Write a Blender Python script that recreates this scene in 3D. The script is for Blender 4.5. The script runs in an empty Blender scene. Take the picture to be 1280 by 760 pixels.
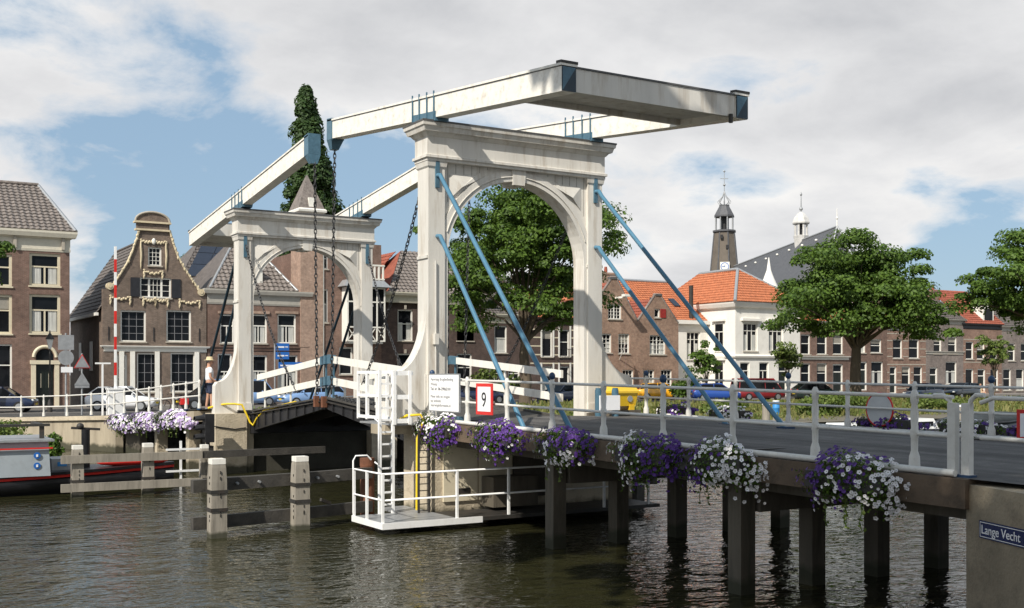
import bpy, math, random
import numpy as np
from mathutils import Vector, Matrix
from mathutils.geometry import tessellate_polygon
R = math.radians
sc = bpy.context.scene
# ---------------------------------------------------------------- camera
# X runs across the bridge, Y along it (near abutment -> far bank), Z up, water at 0
cd = bpy.data.cameras.new('camera'); cam = bpy.data.objects.new('camera', cd)
sc.collection.objects.link(cam)
cam.location = (-11.74, 0, 3.35); cam.rotation_euler = (R(90), 0, R(-30.96))
cd.lens = 39.375; cd.sensor_width = 36; cd.shift_y = 0.06875
cd.clip_start = 0.1; cd.clip_end = 4000
sc.camera = cam
# ---------------------------------------------------------------- light
SUN_AZ = (-0.88, -0.475)      # horizontal direction towards the sun
SUN_EL = 42.0
sd = bpy.data.lights.new('sun', 'SUN'); sun = bpy.data.objects.new('sun', sd)
sc.collection.objects.link(sun)
sd.energy = 5.0; sd.angle = R(0.5); sd.color = (1.0, 0.94, 0.84)
_c = math.cos(R(SUN_EL)); _l = math.hypot(*SUN_AZ)
to_sun = Vector((SUN_AZ[0]/_l*_c, SUN_AZ[1]/_l*_c, math.sin(R(SUN_EL))))
sun.rotation_euler = to_sun.to_track_quat('Z', 'Y').to_euler()
w = bpy.data.worlds.new('World'); sc.world = w; w.use_nodes = True
nt = w.node_tree; nt.nodes.clear()
def wn(t, **k):
    n = nt.nodes.new(t)
    for a, b in k.items(): setattr(n, a, b)
    return n
sky = wn('ShaderNodeTexSky', sky_type='NISHITA', sun_disc=False, sun_elevation=R(SUN_EL),
         sun_rotation=math.atan2(to_sun.x, to_sun.y), air_density=1.0, dust_density=0.8, ozone_density=1.0)
tc = wn('ShaderNodeTexCoord'); sep = wn('ShaderNodeSeparateXYZ')
nt.links.new(tc.outputs['Generated'], sep.inputs[0])
def wmath(op, a, b=None):
    n = wn('ShaderNodeMath', operation=op)
    for i, x in enumerate((a, b)):
        if x is None: continue
        if isinstance(x, (int, float)): n.inputs[i].default_value = x
        else: nt.links.new(x, n.inputs[i])
    return n.outputs[0]
zz = wmath('ADD', wmath('MAXIMUM', sep.outputs[2], 0.0), 0.30)
comb = wn('ShaderNodeCombineXYZ')
nt.links.new(wmath('DIVIDE', sep.outputs[0], zz), comb.inputs[0])
nt.links.new(wmath('DIVIDE', sep.outputs[1], zz), comb.inputs[1])
def wnoise(scale, detail, rough, off, dist=0.0):
    mp = wn('ShaderNodeMapping'); mp.inputs['Location'].default_value = off
    nt.links.new(comb.outputs[0], mp.inputs[0])
    n = wn('ShaderNodeTexNoise'); n.inputs['Scale'].default_value = scale
    n.inputs['Detail'].default_value = detail; n.inputs['Roughness'].default_value = rough
    n.inputs['Distortion'].default_value = dist
    nt.links.new(mp.outputs[0], n.inputs[0]); return n.outputs[0]
def wramp(x, stops):
    n = wn('ShaderNodeValToRGB'); el = n.color_ramp.elements
    while len(el) < len(stops): el.new(0.5)
    for e, (p, v) in zip(el, stops):
        e.position = p; e.color = (v, v, v, 1) if not isinstance(v, tuple) else v + (1,)
    nt.links.new(x, n.inputs[0]); return n.outputs[0]
CLOUD_OFF = (43.3, 27.8, 0.0)
big = wnoise(0.95, 4, 0.5, CLOUD_OFF, 0.2)
fine = wnoise(4.2, 9, 0.62, (CLOUD_OFF[0]+2.0, CLOUD_OFF[1]+5.0, 1.0), 0.25)
dens = wmath('ADD', big, wmath('MULTIPLY', wmath('SUBTRACT', fine, 0.5), 0.30))
cover = wramp(dens, [(0.452, 0.0), (0.49, 0.55), (0.53, 1.0)])
shade = wnoise(1.6, 7, 0.55, (CLOUD_OFF[0]+0.35, CLOUD_OFF[1]+0.25, 4.0), 0.2)
thick = wmath('ADD', wmath('MULTIPLY', dens, 0.62), wmath('MULTIPLY', shade, 0.38))
ccol = wramp(thick, [(0.47, (13.6, 13.4, 13.1)), (0.54, (11.4, 11.4, 11.5)), (0.66, (8.0, 8.15, 8.5))])
pale = wn('ShaderNodeMix', data_type='RGBA'); pale.inputs[0].default_value = 0.55
nt.links.new(sky.outputs[0], pale.inputs[6]); pale.inputs[7].default_value = (6.2, 9.1, 12.2, 1)
mix = wn('ShaderNodeMix', data_type='RGBA')
nt.links.new(cover, mix.inputs[0]); nt.links.new(pale.outputs[2], mix.inputs[6]); nt.links.new(ccol, mix.inputs[7])
bg = wn('ShaderNodeBackground'); bg.inputs[1].default_value = 0.066
out = wn('ShaderNodeOutputWorld')
nt.links.new(mix.outputs[2], bg.inputs[0]); nt.links.new(bg.outputs[0], out.inputs[0])
sc.view_settings.view_transform = 'Standard'; sc.view_settings.look = 'None'
sc.view_settings.exposure = 0.12; sc.view_settings.gamma = 1.0
# ---------------------------------------------------------------- helpers
rnd = random.Random(7); nrg = np.random.default_rng(11)
C = sc.collection
WL = {}                                    # world position of each object's origin
def tag(o, label=None, cat=None, group=None, kind=None):
    if label: o['label'] = label
    if cat: o['category'] = cat
    if group: o['group'] = group
    if kind: o['kind'] = kind
    return o
def thing(name, label, cat, loc=(0, 0, 0), group=None):
    o = bpy.data.objects.new(name, None); C.objects.link(o); o.location = loc
    o.empty_display_size = 0.2; WL[o] = Vector(loc)
    return tag(o, label, cat, group)
def link(name, me, parent=None, at=(0, 0, 0)):
    o = bpy.data.objects.new(name, me); C.objects.link(o)
    WL[o] = Vector(at)
    if parent is not None:
        o.parent = parent; o.location = Vector(at) - WL[parent]
    else: o.location = at
    return o
def copy_tree(o, parent=None):
    c = o.copy(); C.objects.link(c)
    if parent is not None: c.parent = parent
    for ch in o.children: copy_tree(ch, c)
    return c
class MB:
    def __init__(s): s.v = []; s.f = []; s.s = []
    def add(s, vs, fs, smooth=False):
        b = len(s.v); s.v += [tuple(p) for p in vs]
        for f in fs: s.f.append([b+i for i in f]); s.s.append(smooth)
        return s
    def box(s, x0, x1, y0, y1, z0, z1):
        return s.add([(x0,y0,z0),(x1,y0,z0),(x1,y1,z0),(x0,y1,z0),(x0,y0,z1),(x1,y0,z1),(x1,y1,z1),(x0,y1,z1)],
              [(0,3,2,1),(4,5,6,7),(0,1,5,4),(1,2,6,5),(2,3,7,6),(3,0,4,7)])
    def hexa(s, p):        # 8 corners, bottom ring then top ring
        return s.add(p, [(0,3,2,1),(4,5,6,7),(0,1,5,4),(1,2,6,5),(2,3,7,6),(3,0,4,7)])
    def bar(s, p, q, w, h, up=(0,0,1)):     # rectangular bar from p to q
        p, q = Vector(p), Vector(q); d = (q-p).normalized(); u = Vector(up)
        a = d.cross(u)
        if a.length < 1e-4: a = d.cross(Vector((0,1,0)))
        a.normalize(); b = a.cross(d); a *= w/2; b *= h/2
        return s.hexa([p-a-b, q-a-b, q+a-b, p+a-b, p-a+b, q-a+b, q+a+b, p+a+b])
    def cyl(s, p, q, r0, r1=None, n=8, caps=True, smooth=True):
        r1 = r0 if r1 is None else r1
        p, q = Vector(p), Vector(q); d = (q-p).normalized()
        a = d.orthogonal().normalized(); b = d.cross(a)
        vs = []
        for c, r in ((p, r0), (q, r1)):
            for i in range(n):
                t = 2*math.pi*i/n; vs.append(c + a*(r*math.cos(t)) + b*(r*math.sin(t)))
        s.add(vs, [(i, (i+1) % n, n+(i+1) % n, n+i) for i in range(n)], smooth)
        if caps: s.add(vs, [tuple(range(n))[::-1], tuple(range(n, 2*n))])
        return s
    def path(s, pts, r, n=6, closed=False):
        pts = [Vector(p) for p in pts]; m = len(pts); vs = []; ref = None
        rr = r if isinstance(r, (list, tuple)) else [r]*m
        for i, p in enumerate(pts):
            if closed: d = pts[(i+1) % m]-pts[i-1]
            else: d = pts[min(i+1, m-1)]-pts[max(i-1, 0)]
            d.normalize()
            if ref is None: ref = d.orthogonal().normalized()
            a = (ref-d*ref.dot(d)).normalized(); ref = a; b = d.cross(a)
            for k in range(n):
                t = 2*math.pi*k/n; vs.append(p+a*(rr[i]*math.cos(t))+b*(rr[i]*math.sin(t)))
        fs = []
        for i in range(m if closed else m-1):
            j = (i+1) % m
            for k in range(n): fs.append((i*n+k, i*n+(k+1) % n, j*n+(k+1) % n, j*n+k))
        s.add(vs, fs, True)
        if not closed: s.add(vs, [tuple(range(n))[::-1], tuple(range((m-1)*n, m*n))])
        return s
    def lathe(s, prof, c=(0,0,0), n=10, smooth=True):
        vs = []; c = Vector(c)
        for r, z in prof:
            for i in range(n):
                t = 2*math.pi*(i+.5)/n; vs.append(c+Vector((r*math.cos(t), r*math.sin(t), z)))
        fs = [(j*n+i, j*n+(i+1) % n, (j+1)*n+(i+1) % n, (j+1)*n+i) for j in range(len(prof)-1) for i in range(n)]
        s.add(vs, fs, smooth); s.add(vs, [tuple(range(n))[::-1], tuple(range((len(prof)-1)*n, len(prof)*n))])
        return s
    def ell(s, c, r, n=10, m=6):            # ellipsoid
        prof = [(max(1e-3, math.sin(math.pi*k/m)), -math.cos(math.pi*k/m)) for k in range(m+1)]
        b = len(s.v); s.lathe(prof, (0,0,0), n)
        for i in range(b, len(s.v)):
            x, y, z = s.v[i]; s.v[i] = (c[0]+x*r[0], c[1]+y*r[1], c[2]+z*r[2])
        return s
    def loft(s, rings, smooth=False, caps=True):
        n = len(rings[0]); vs = [p for r in rings for p in r]
        fs = [(j*n+i, j*n+(i+1) % n, (j+1)*n+(i+1) % n, (j+1)*n+i) for j in range(len(rings)-1) for i in range(n)]
        s.add(vs, fs, smooth)
        if caps: s.add(vs, [tuple(range(n))[::-1], tuple(range((len(rings)-1)*n, len(rings)*n))])
        return s
    def mould(s, x0, x1, y0, y1, prof):     # stack of rectangles (z, overhang)
        return s.loft([[(x0-o, y0-o, z), (x1+o, y0-o, z), (x1+o, y1+o, z), (x0-o, y1+o, z)] for z, o in prof])
    def plate(s, outer, holes, y0, y1, back=True):   # XZ polygon with holes, thickness y0..y1
        loops = [outer]+list(holes)
        pl = [[Vector((x, z, 0)) for x, z in lp] for lp in loops]
        tris = tessellate_polygon(pl); flat = [p for lp in loops for p in lp]
        n = len(flat)
        vs = [(x, y0, z) for x, z in flat]+[(x, y1, z) for x, z in flat]
        fs = []
        for t in tris:
            a, b, c = (flat[i] for i in t)
            ar = (b[0]-a[0])*(c[1]-a[1])-(c[0]-a[0])*(b[1]-a[1])
            t = t if ar > 0 else t[::-1]
            fs.append(tuple(t))
            if back: fs.append(tuple(i+n for i in t[::-1]))
        b0 = 0
        for k, lp in enumerate(loops):
            m = len(lp)
            ar = sum(lp[i][0]*lp[(i+1) % m][1]-lp[(i+1) % m][0]*lp[i][1] for i in range(m))
            ccw = (ar > 0) == (k == 0)
            for i in range(m):
                j = (i+1) % m
                q = (b0+i, n+b0+i, n+b0+j, b0+j)
                fs.append(q if not ccw else q[::-1])
            b0 += m
        return s.add(vs, fs)
    def mesh(s, name, mat):
        me = bpy.data.meshes.new(name); me.from_pydata(s.v, [], s.f)
        me.polygons.foreach_set('use_smooth', s.s); me.materials.append(mat); me.update()
        return me
    def build(s, name, mat, parent=None, at=None):
        me = s.mesh(name, mat)
        if at is not None: return link(name, me, parent, at)
        o = bpy.data.objects.new(name, me); C.objects.link(o); WL[o] = Vector((0, 0, 0))
        if parent is not None: o.parent = parent; o.location = -WL[parent]
        return o
def quads_mesh(name, V, mat, k=4):          # V: (N*k,3) array, one polygon per k vertices
    me = bpy.data.meshes.new(name); n = len(V); f = n//k
    me.vertices.add(n); me.vertices.foreach_set('co', np.asarray(V, dtype=np.float32).ravel())
    me.loops.add(n); me.loops.foreach_set('vertex_index', np.arange(n, dtype=np.int32))
    me.polygons.add(f); me.polygons.foreach_set('loop_start', np.arange(0, n, k, dtype=np.int32))
    me.polygons.foreach_set('loop_total', np.full(f, k, dtype=np.int32))
    me.materials.append(mat); me.update(calc_edges=True)
    return me
# ---------------------------------------------------------------- materials
def newmat(name):
    m = bpy.data.materials.new(name); m.use_nodes = True
    t = m.node_tree; p = t.nodes['Principled BSDF']
    return m, t, p
def node(t, typ, ins=None, **k):
    n = t.nodes.new(typ)
    for a, b in k.items(): setattr(n, a, b)
    for a, b in (ins or {}).items():
        if hasattr(b, 'is_output'): t.links.new(b, n.inputs[a])
        else: n.inputs[a].default_value = b
    return n
def cc(c, f=1.0): return tuple(min(1, max(0, x*f)) for x in c[:3])+(1,)
def M(name, col, rough=0.6, var=0.18, scale=2.5, bump=0.0, bscale=40, metal=0.0, dirt=None, dirtamt=0.0, streak=False, spec=0.4, tide=0.0):
    m, t, p = newmat(name)
    co = node(t, 'ShaderNodeTexCoord').outputs['Object']
    if streak:
        mp = node(t, 'ShaderNodeMapping', {0: co}); mp.inputs['Scale'].default_value = (1, 1, 0.12)
        vec = mp.outputs[0]
    else: vec = co
    n1 = node(t, 'ShaderNodeTexNoise', {0: vec, 'Scale': scale, 'Detail': 7.0, 'Roughness': 0.6})
    r1 = node(t, 'ShaderNodeMapRange', {0: n1.outputs[0], 1: 0.3, 2: 0.7})
    mx = node(t, 'ShaderNodeMix', {0: r1.outputs[0], 6: cc(col, 1-var), 7: cc(col, 1+var)}, data_type='RGBA')
    colo = mx.outputs[2]
    if dirt:
        n2 = node(t, 'ShaderNodeTexNoise', {0: vec, 'Scale': scale*2.3, 'Detail': 9.0, 'Roughness': 0.7})
        r2 = node(t, 'ShaderNodeMapRange', {0: n2.outputs[0], 1: 0.5, 2: 0.72, 4: dirtamt})
        m2 = node(t, 'ShaderNodeMix', {0: r2.outputs[0], 6: colo, 7: cc(dirt)}, data_type='RGBA'); colo = m2.outputs[2]
    if tide:
        sz = node(t, 'ShaderNodeSeparateXYZ', {0: co})
        n4 = node(t, 'ShaderNodeTexNoise', {0: co, 'Scale': 3.0, 'Detail': 6.0})
        a4 = node(t, 'ShaderNodeMath', {0: n4.outputs[0], 1: tide*1.2, 2: sz.outputs[2]}, operation='MULTIPLY_ADD')
        r4 = node(t, 'ShaderNodeMapRange', {0: a4.outputs[0], 1: tide*1.25, 2: tide*1.75, 3: 0.9, 4: 0.0})
        m4 = node(t, 'ShaderNodeMix', {0: r4.outputs[0], 6: colo, 7: (0.035, 0.036, 0.02, 1)}, data_type='RGBA'); colo = m4.outputs[2]
    t.links.new(colo, p.inputs['Base Color'])
    p.inputs['Roughness'].default_value = rough; p.inputs['Metallic'].default_value = metal
    p.inputs['Specular IOR Level'].default_value = spec
    if bump:
        n3 = node(t, 'ShaderNodeTexNoise', {0: vec, 'Scale': bscale, 'Detail': 5.0})
        b = node(t, 'ShaderNodeBump', {'Strength': bump, 'Distance': 0.02, 'Height': n3.outputs[0]})
        t.links.new(b.outputs[0], p.inputs['Normal'])
    return m
def brick(name, c1, c2, mortar, w=0.22, h=0.068, stain=0.25):
    m, t, p = newmat(name)
    co = node(t, 'ShaderNodeTexCoord').outputs['Object']
    s = node(t, 'ShaderNodeSeparateXYZ', {0: co})
    a = node(t, 'ShaderNodeMath', {0: s.outputs[0], 1: s.outputs[1]}, operation='ADD')
    v = node(t, 'ShaderNodeCombineXYZ', {0: a.outputs[0], 1: s.outputs[2]})
    b = node(t, 'ShaderNodeTexBrick', {0: v.outputs[0], 'Color1': cc(c1), 'Color2': cc(c2), 'Mortar': cc(mortar),
             'Scale': 1.0, 'Mortar Size': 0.009, 'Bias': 0.0, 'Brick Width': w, 'Row Height': h})
    n = node(t, 'ShaderNodeTexNoise', {0: co, 'Scale': 0.7, 'Detail': 8.0, 'Roughness': 0.65})
    r = node(t, 'ShaderNodeMapRange', {0: n.outputs[0], 1: 0.3, 2: 0.7, 3: 1-stain, 4: 1+stain})
    n2 = node(t, 'ShaderNodeTexNoise', {0: co, 'Scale': 5.0, 'Detail': 4.0})
    r2 = node(t, 'ShaderNodeMapRange', {0: n2.outputs[0], 1: 0.3, 2: 0.7, 3: 0.8, 4: 1.2})
    mu = node(t, 'ShaderNodeMath', {0: r.outputs[0], 1: r2.outputs[0]}, operation='MULTIPLY')
    x = node(t, 'ShaderNodeMix', {0: 1.0, 6: b.outputs[0], 7: mu.outputs[0]}, data_type='RGBA', blend_type='MULTIPLY')
    t.links.new(x.outputs[2], p.inputs['Base Color']); p.inputs['Roughness'].default_value = 0.85
    bp = node(t, 'ShaderNodeBump', {'Strength': 0.5, 'Distance': 0.01, 'Height': b.outputs[1]}, invert=True)
    t.links.new(bp.outputs[0], p.inputs['Normal'])
    return m
def leafmat(name, c1, c2, trans=0.3):
    m, t, p = newmat(name)
    g = node(t, 'ShaderNodeNewGeometry')
    co = node(t, 'ShaderNodeTexCoord').outputs['Object']
    n = node(t, 'ShaderNodeTexNoise', {0: co, 'Scale': 0.9, 'Detail': 3.0})
    a = node(t, 'ShaderNodeMath', {0: g.outputs['Random Per Island'], 1: n.outputs[0]}, operation='ADD')
    r = node(t, 'ShaderNodeMapRange', {0: a.outputs[0], 1: 0.35, 2: 1.25})
    x = node(t, 'ShaderNodeMix', {0: r.outputs[0], 6: cc(c1), 7: cc(c2)}, data_type='RGBA')
    t.links.new(x.outputs[2], p.inputs['Base Color']); p.inputs['Roughness'].default_value = 0.55
    p.inputs['Specular IOR Level'].default_value = 0.3
    tr = node(t, 'ShaderNodeBsdfTranslucent'); 
    y = node(t, 'ShaderNodeMix', {0: 0.5, 6: x.outputs[2], 7: (0.16, 0.26, 0.03, 1)}, data_type='RGBA')
    t.links.new(y.outputs[2], tr.inputs[0])
    ms = node(t, 'ShaderNodeMixShader', {0: trans, 1: p.outputs[0], 2: tr.outputs[0]})
    t.links.new(ms.outputs[0], t.nodes['Material Output'].inputs[0])
    return m
def watermat():
    m, t, p = newmat('water')
    co = node(t, 'ShaderNodeTexCoord').outputs['Object']
    p.inputs['Base Color'].default_value = (0.025, 0.0245, 0.0105, 1)
    p.inputs['Roughness'].default_value = 0.06; p.inputs['IOR'].default_value = 1.33
    p.inputs['Specular IOR Level'].default_value = 0.5
    mp = node(t, 'ShaderNodeMapping', {0: co}); mp.inputs['Rotation'].default_value = (0, 0, R(24)); mp.inputs['Scale'].default_value = (1.0, 1.5, 1)
    n1 = node(t, 'ShaderNodeTexNoise', {0: mp.outputs[0], 'Scale': 3.6, 'Detail': 2.5, 'Roughness': 0.5, 'Distortion': 0.6})
    n2 = node(t, 'ShaderNodeTexNoise', {0: mp.outputs[0], 'Scale': 1.1, 'Detail': 2.0})
    n3 = node(t, 'ShaderNodeTexNoise', {0: mp.outputs[0], 'Scale': 0.09, 'Detail': 3.0})
    amp = node(t, 'ShaderNodeMapRange', {0: n3.outputs[0], 1: 0.35, 2: 0.65, 3: 0.40, 4: 1.45})
    a = node(t, 'ShaderNodeMath', {0: n1.outputs[0], 1: amp.outputs[0]}, operation='MULTIPLY')
    b = node(t, 'ShaderNodeMath', {0: n2.outputs[0], 1: 1.5}, operation='MULTIPLY')
    c = node(t, 'ShaderNodeMath', {0: a.outputs[0], 1: b.outputs[0]}, operation='ADD')
    bp = node(t, 'ShaderNodeBump', {'Strength': 1.0, 'Distance': 0.038, 'Height': c.outputs[0]})
    t.links.new(bp.outputs[0], p.inputs['Normal'])
    return m
def glassmat(name, col=(0.008, 0.009, 0.011), rough=0.04):
    m, t, p = newmat(name)
    co = node(t, 'ShaderNodeTexCoord').outputs['Object']
    n = node(t, 'ShaderNodeTexNoise', {0: co, 'Scale': 1.3, 'Detail': 3.0})
    x = node(t, 'ShaderNodeMix', {0: n.outputs[0], 6: cc(col, 0.4), 7: cc(col, 1.8)}, data_type='RGBA')
    t.links.new(x.outputs[2], p.inputs['Base Color']); p.inputs['Roughness'].default_value = rough
    p.inputs['Specular IOR Level'].default_value = 0.16
    b = node(t, 'ShaderNodeBump', {'Strength': 0.15, 'Distance': 0.02, 'Height': n.outputs[0]}); t.links.new(b.outputs[0], p.inputs['Normal'])
    return m
MT = {}
MT['white'] = M('white_paint', (0.80, 0.775, 0.71), 0.45, 0.06, 3, 0.12, 30, dirt=(0.36, 0.30, 0.22), dirtamt=0.30, streak=True)
MT['beam'] = M('beam_paint', (0.83, 0.80, 0.73), 0.42, 0.05, 2, 0.1, 25, dirt=(0.40, 0.33, 0.25), dirtamt=0.62, streak=False)
MT['portal'] = M('portal_paint', (0.64, 0.615, 0.565), 0.6, 0.12, 1.7, 0.15, 22, dirt=(0.33, 0.26, 0.18), dirtamt=0.72, streak=True)
def _deck():
    m = M('deck_asphalt', (0.062, 0.058, 0.055), 0.78, 0.2, 1.4, 0.5, 90, dirt=(0.15, 0.14, 0.13), dirtamt=0.45)
    t = m.node_tree; p = t.nodes['Principled BSDF']; src = p.inputs['Base Color'].links[0].from_socket
    co = node(t, 'ShaderNodeTexCoord').outputs['Object']
    mp = node(t, 'ShaderNodeMapping', {0: co}); mp.inputs['Scale'].default_value = (2.2, 0.10, 1)
    n = node(t, 'ShaderNodeTexNoise', {0: mp.outputs[0], 'Scale': 1.0, 'Detail': 6.0, 'Roughness': 0.65})
    r = node(t, 'ShaderNodeMapRange', {0: n.outputs[0], 1: 0.35, 2: 0.68, 3: 0.6, 4: 1.7})
    v = node(t, 'ShaderNodeTexVoronoi', {0: co, 'Scale': 0.33}); r2 = node(t, 'ShaderNodeMapRange', {0: v.outputs['Color'], 3: 0.8, 4: 1.25})
    q = node(t, 'ShaderNodeMath', {0: r.outputs[0], 1: r2.outputs[0]}, operation='MULTIPLY')
    x = node(t, 'ShaderNodeMix', {0: 1.0, 6: src, 7: q.outputs[0]}, data_type='RGBA', blend_type='MULTIPLY')
    t.links.new(x.outputs[2], p.inputs['Base Color']); return m
MT['deck'] = _deck()
MT['rail'] = M('rail_paint', (0.64, 0.625, 0.585), 0.4, 0.06, 5, 0.05, 40, dirt=(0.35, 0.31, 0.25), dirtamt=0.3)
MT['clean'] = M('clean_white', (0.84, 0.84, 0.83), 0.4, 0.04, 4, dirt=(0.4, 0.32, 0.22), dirtamt=0.18)
MT['lead'] = M('lead_sheet', (0.10, 0.10, 0.10), 0.6, 0.3, 3, 0.2)
MT['blue'] = M('blue_paint', (0.070, 0.148, 0.205), 0.4, 0.2, 5, dirt=(0.02, 0.04, 0.06), dirtamt=0.4)
MT['stayblue'] = M('stay_blue', (0.075, 0.19, 0.285), 0.35, 0.12, 5)
MT['stay'] = M('stay_dark', (0.016, 0.034, 0.05), 0.35, 0.2, 5)
MT['shadetone'] = M('shade_tone_wall', (0.05, 0.047, 0.036), 0.9, 0.3, 1.5, 0.4, 20)  # abutment wall colour darkened to stand in for deep shade under the leaf
MT['navy'] = M('navy_paint', (0.02, 0.05, 0.11), 0.35, 0.2, 5)
MT['black'] = M('black_steel', (0.018, 0.018, 0.02), 0.5, 0.3, 4, 0.1)
MT['wing'] = M('wing_concrete', (0.27, 0.225, 0.16), 0.9, 0.22, 0.9, 0.6, 24, dirt=(0.07, 0.055, 0.04), dirtamt=0.6, tide=.3)
MT['signback'] = M('sign_back', (0.55, 0.56, 0.56), 0.45, 0.08, 4)
MT['chain'] = M('chain_steel', (0.05, 0.05, 0.052), 0.45, 0.3, 8, metal=0.4)
MT['conc'] = M('concrete', (0.36, 0.31, 0.23), 0.9, 0.2, 1.4, 0.5, 30, dirt=(0.13, 0.10, 0.07), dirtamt=0.65, streak=True, tide=.3)
MT['conc2'] = M('rough_concrete', (0.50, 0.43, 0.32), 0.9, 0.12, 1.6, 0.9, 22, dirt=(0.2, 0.15, 0.09), dirtamt=0.5, tide=.3)
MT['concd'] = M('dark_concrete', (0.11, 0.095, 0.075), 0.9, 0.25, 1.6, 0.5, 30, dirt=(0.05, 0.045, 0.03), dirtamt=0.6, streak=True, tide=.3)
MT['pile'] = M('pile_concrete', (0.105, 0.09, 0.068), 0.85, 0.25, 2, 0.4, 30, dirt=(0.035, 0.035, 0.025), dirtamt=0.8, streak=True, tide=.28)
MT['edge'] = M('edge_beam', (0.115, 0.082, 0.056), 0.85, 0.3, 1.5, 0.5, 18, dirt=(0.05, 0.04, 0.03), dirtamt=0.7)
MT['asphalt'] = M('asphalt', (0.060, 0.056, 0.053), 0.8, 0.22, 1.2, 0.4, 120, dirt=(0.16, 0.15, 0.135), dirtamt=0.75)
MT['timber'] = M('weathered_timber', (0.29, 0.262, 0.218), 0.85, 0.22, 3, 0.35, 12, dirt=(0.09, 0.08, 0.065), dirtamt=0.75, streak=True, tide=.12)
MT['timberd'] = M('dark_timber', (0.062, 0.057, 0.05), 0.8, 0.3, 3, 0.5, 26, dirt=(0.03, 0.03, 0.03), dirtamt=0.7)
MT['steeld'] = M('dark_steel', (0.035, 0.033, 0.03), 0.55, 0.3, 3, 0.3, 30, dirt=(0.09, 0.05, 0.03), dirtamt=0.4)
MT['galv'] = M('galvanised', (0.36, 0.37, 0.38), 0.45, 0.15, 6, metal=0.4)
MT['yellow'] = M('yellow_hose', (0.70, 0.50, 0.02), 0.45, 0.1, 5)
MT['red'] = M('red_paint', (0.62, 0.028, 0.022), 0.4, 0.1, 5)
MT['ink'] = M('black_ink', (0.02, 0.02, 0.022), 0.5, 0.1, 5)
MT['greyink'] = M('grey_ink', (0.22, 0.22, 0.23), 0.5, 0.1, 5)
MT['sign'] = M('sign_white', (0.84, 0.84, 0.85), 0.3, 0.02, 4)
MT['signblue'] = M('sign_blue', (0.02, 0.13, 0.45), 0.3, 0.06, 4)
MT['enamel'] = M('enamel_navy', (0.012, 0.022, 0.085), 0.25, 0.1, 4)
MT['glass'] = glassmat('dark_glass')
MT['cream'] = M('cream_paint', (0.66, 0.59, 0.44), 0.55, 0.06, 3, dirt=(0.4, 0.34, 0.24), dirtamt=0.3)
MT['wframe'] = M('frame_white', (0.78, 0.76, 0.70), 0.5, 0.05, 3)
MT['stone'] = M('carved_stone', (0.60, 0.51, 0.35), 0.8, 0.15, 3, 0.3, 30)
MT['plaster'] = M('white_plaster', (0.80, 0.775, 0.72), 0.75, 0.05, 0.8, 0.1, 30, dirt=(0.55, 0.52, 0.46), dirtamt=0.35)
MT['door'] = M('door_green', (0.012, 0.016, 0.013), 0.3, 0.2, 4)
MT['shut'] = M('shutter_black', (0.022, 0.022, 0.026), 0.4, 0.2, 4)
MT['shutred'] = M('shutter_red', (0.30, 0.03, 0.025), 0.45, 0.2, 4)
MT['curt'] = M('curtain', (0.50, 0.50, 0.47), 0.9, 0.2, 9, streak=True)
MT['bk_mauve'] = brick('brick_mauve', (0.150, 0.078, 0.058), (0.186, 0.103, 0.076), (0.19, 0.155, 0.13))
MT['bk_grey'] = brick('brick_grey_brown', (0.132, 0.092, 0.072), (0.184, 0.128, 0.096), (0.176, 0.152, 0.128))
MT['bk_red'] = brick('brick_red', (0.216, 0.108, 0.076), (0.264, 0.144, 0.100), (0.240, 0.200, 0.168))
MT['bk_dark'] = brick('brick_dark', (0.076, 0.044, 0.036), (0.100, 0.060, 0.046), (0.096, 0.080, 0.072))
MT['bk_orange'] = brick('brick_orange', (0.264, 0.140, 0.092), (0.320, 0.188, 0.128), (0.288, 0.240, 0.192))
MT['bk_pink'] = brick('brick_pink', (0.336, 0.208, 0.152), (0.384, 0.248, 0.184), (0.336, 0.280, 0.232))
MT['bk_stone'] = brick('brick_greyed', (0.184, 0.148, 0.132), (0.224, 0.180, 0.160), (0.216, 0.192, 0.176))
MT['tile_grey'] = M('tile_grey', (0.17, 0.145, 0.13), 0.7, 0.4, 3.5, dirt=(0.34, 0.31, 0.28), dirtamt=0.6)
MT['tile_dark'] = M('tile_dark', (0.105, 0.09, 0.082), 0.65, 0.35, 3, dirt=(0.25, 0.22, 0.2), dirtamt=0.4)
MT['tile_or'] = M('tile_orange', (0.43, 0.145, 0.065), 0.8, 0.32, 4, dirt=(0.20, 0.085, 0.05), dirtamt=0.65)
MT['tile_red'] = M('tile_red', (0.27, 0.075, 0.045), 0.75, 0.25, 2.5, dirt=(0.13, 0.06, 0.04), dirtamt=0.5)
MT['slate'] = M('slate', (0.088, 0.09, 0.098), 0.6, 0.2, 2, 0.2, 12)
MT['panel'] = M('solar_panel', (0.03, 0.035, 0.05), 0.2, 0.1, 3)
MT['bark'] = M('bark', (0.10, 0.078, 0.055), 0.9, 0.3, 3, 0.9, 16, streak=True)
MT['leaf'] = leafmat('leaf_green', (0.024, 0.055, 0.011), (0.105, 0.178, 0.027))
MT['leafd'] = leafmat('leaf_dark', (0.020, 0.042, 0.014), (0.050, 0.092, 0.026), 0.2)
MT['leafy'] = leafmat('leaf_light', (0.06, 0.10, 0.02), (0.16, 0.21, 0.05))
MT['grassm'] = leafmat('grass_blade', (0.07, 0.115, 0.022), (0.21, 0.20, 0.07), 0.25)
MT['petp'] = leafmat('petal_purple', (0.030, 0.009, 0.085), (0.115, 0.042, 0.27), 0.1)
MT['petw'] = M('petal_white', (0.74, 0.72, 0.73), 0.6, 0.08, 6)
MT['petl'] = leafmat('petal_lilac', (0.30, 0.20, 0.48), (0.52, 0.42, 0.62), 0.1)
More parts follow.
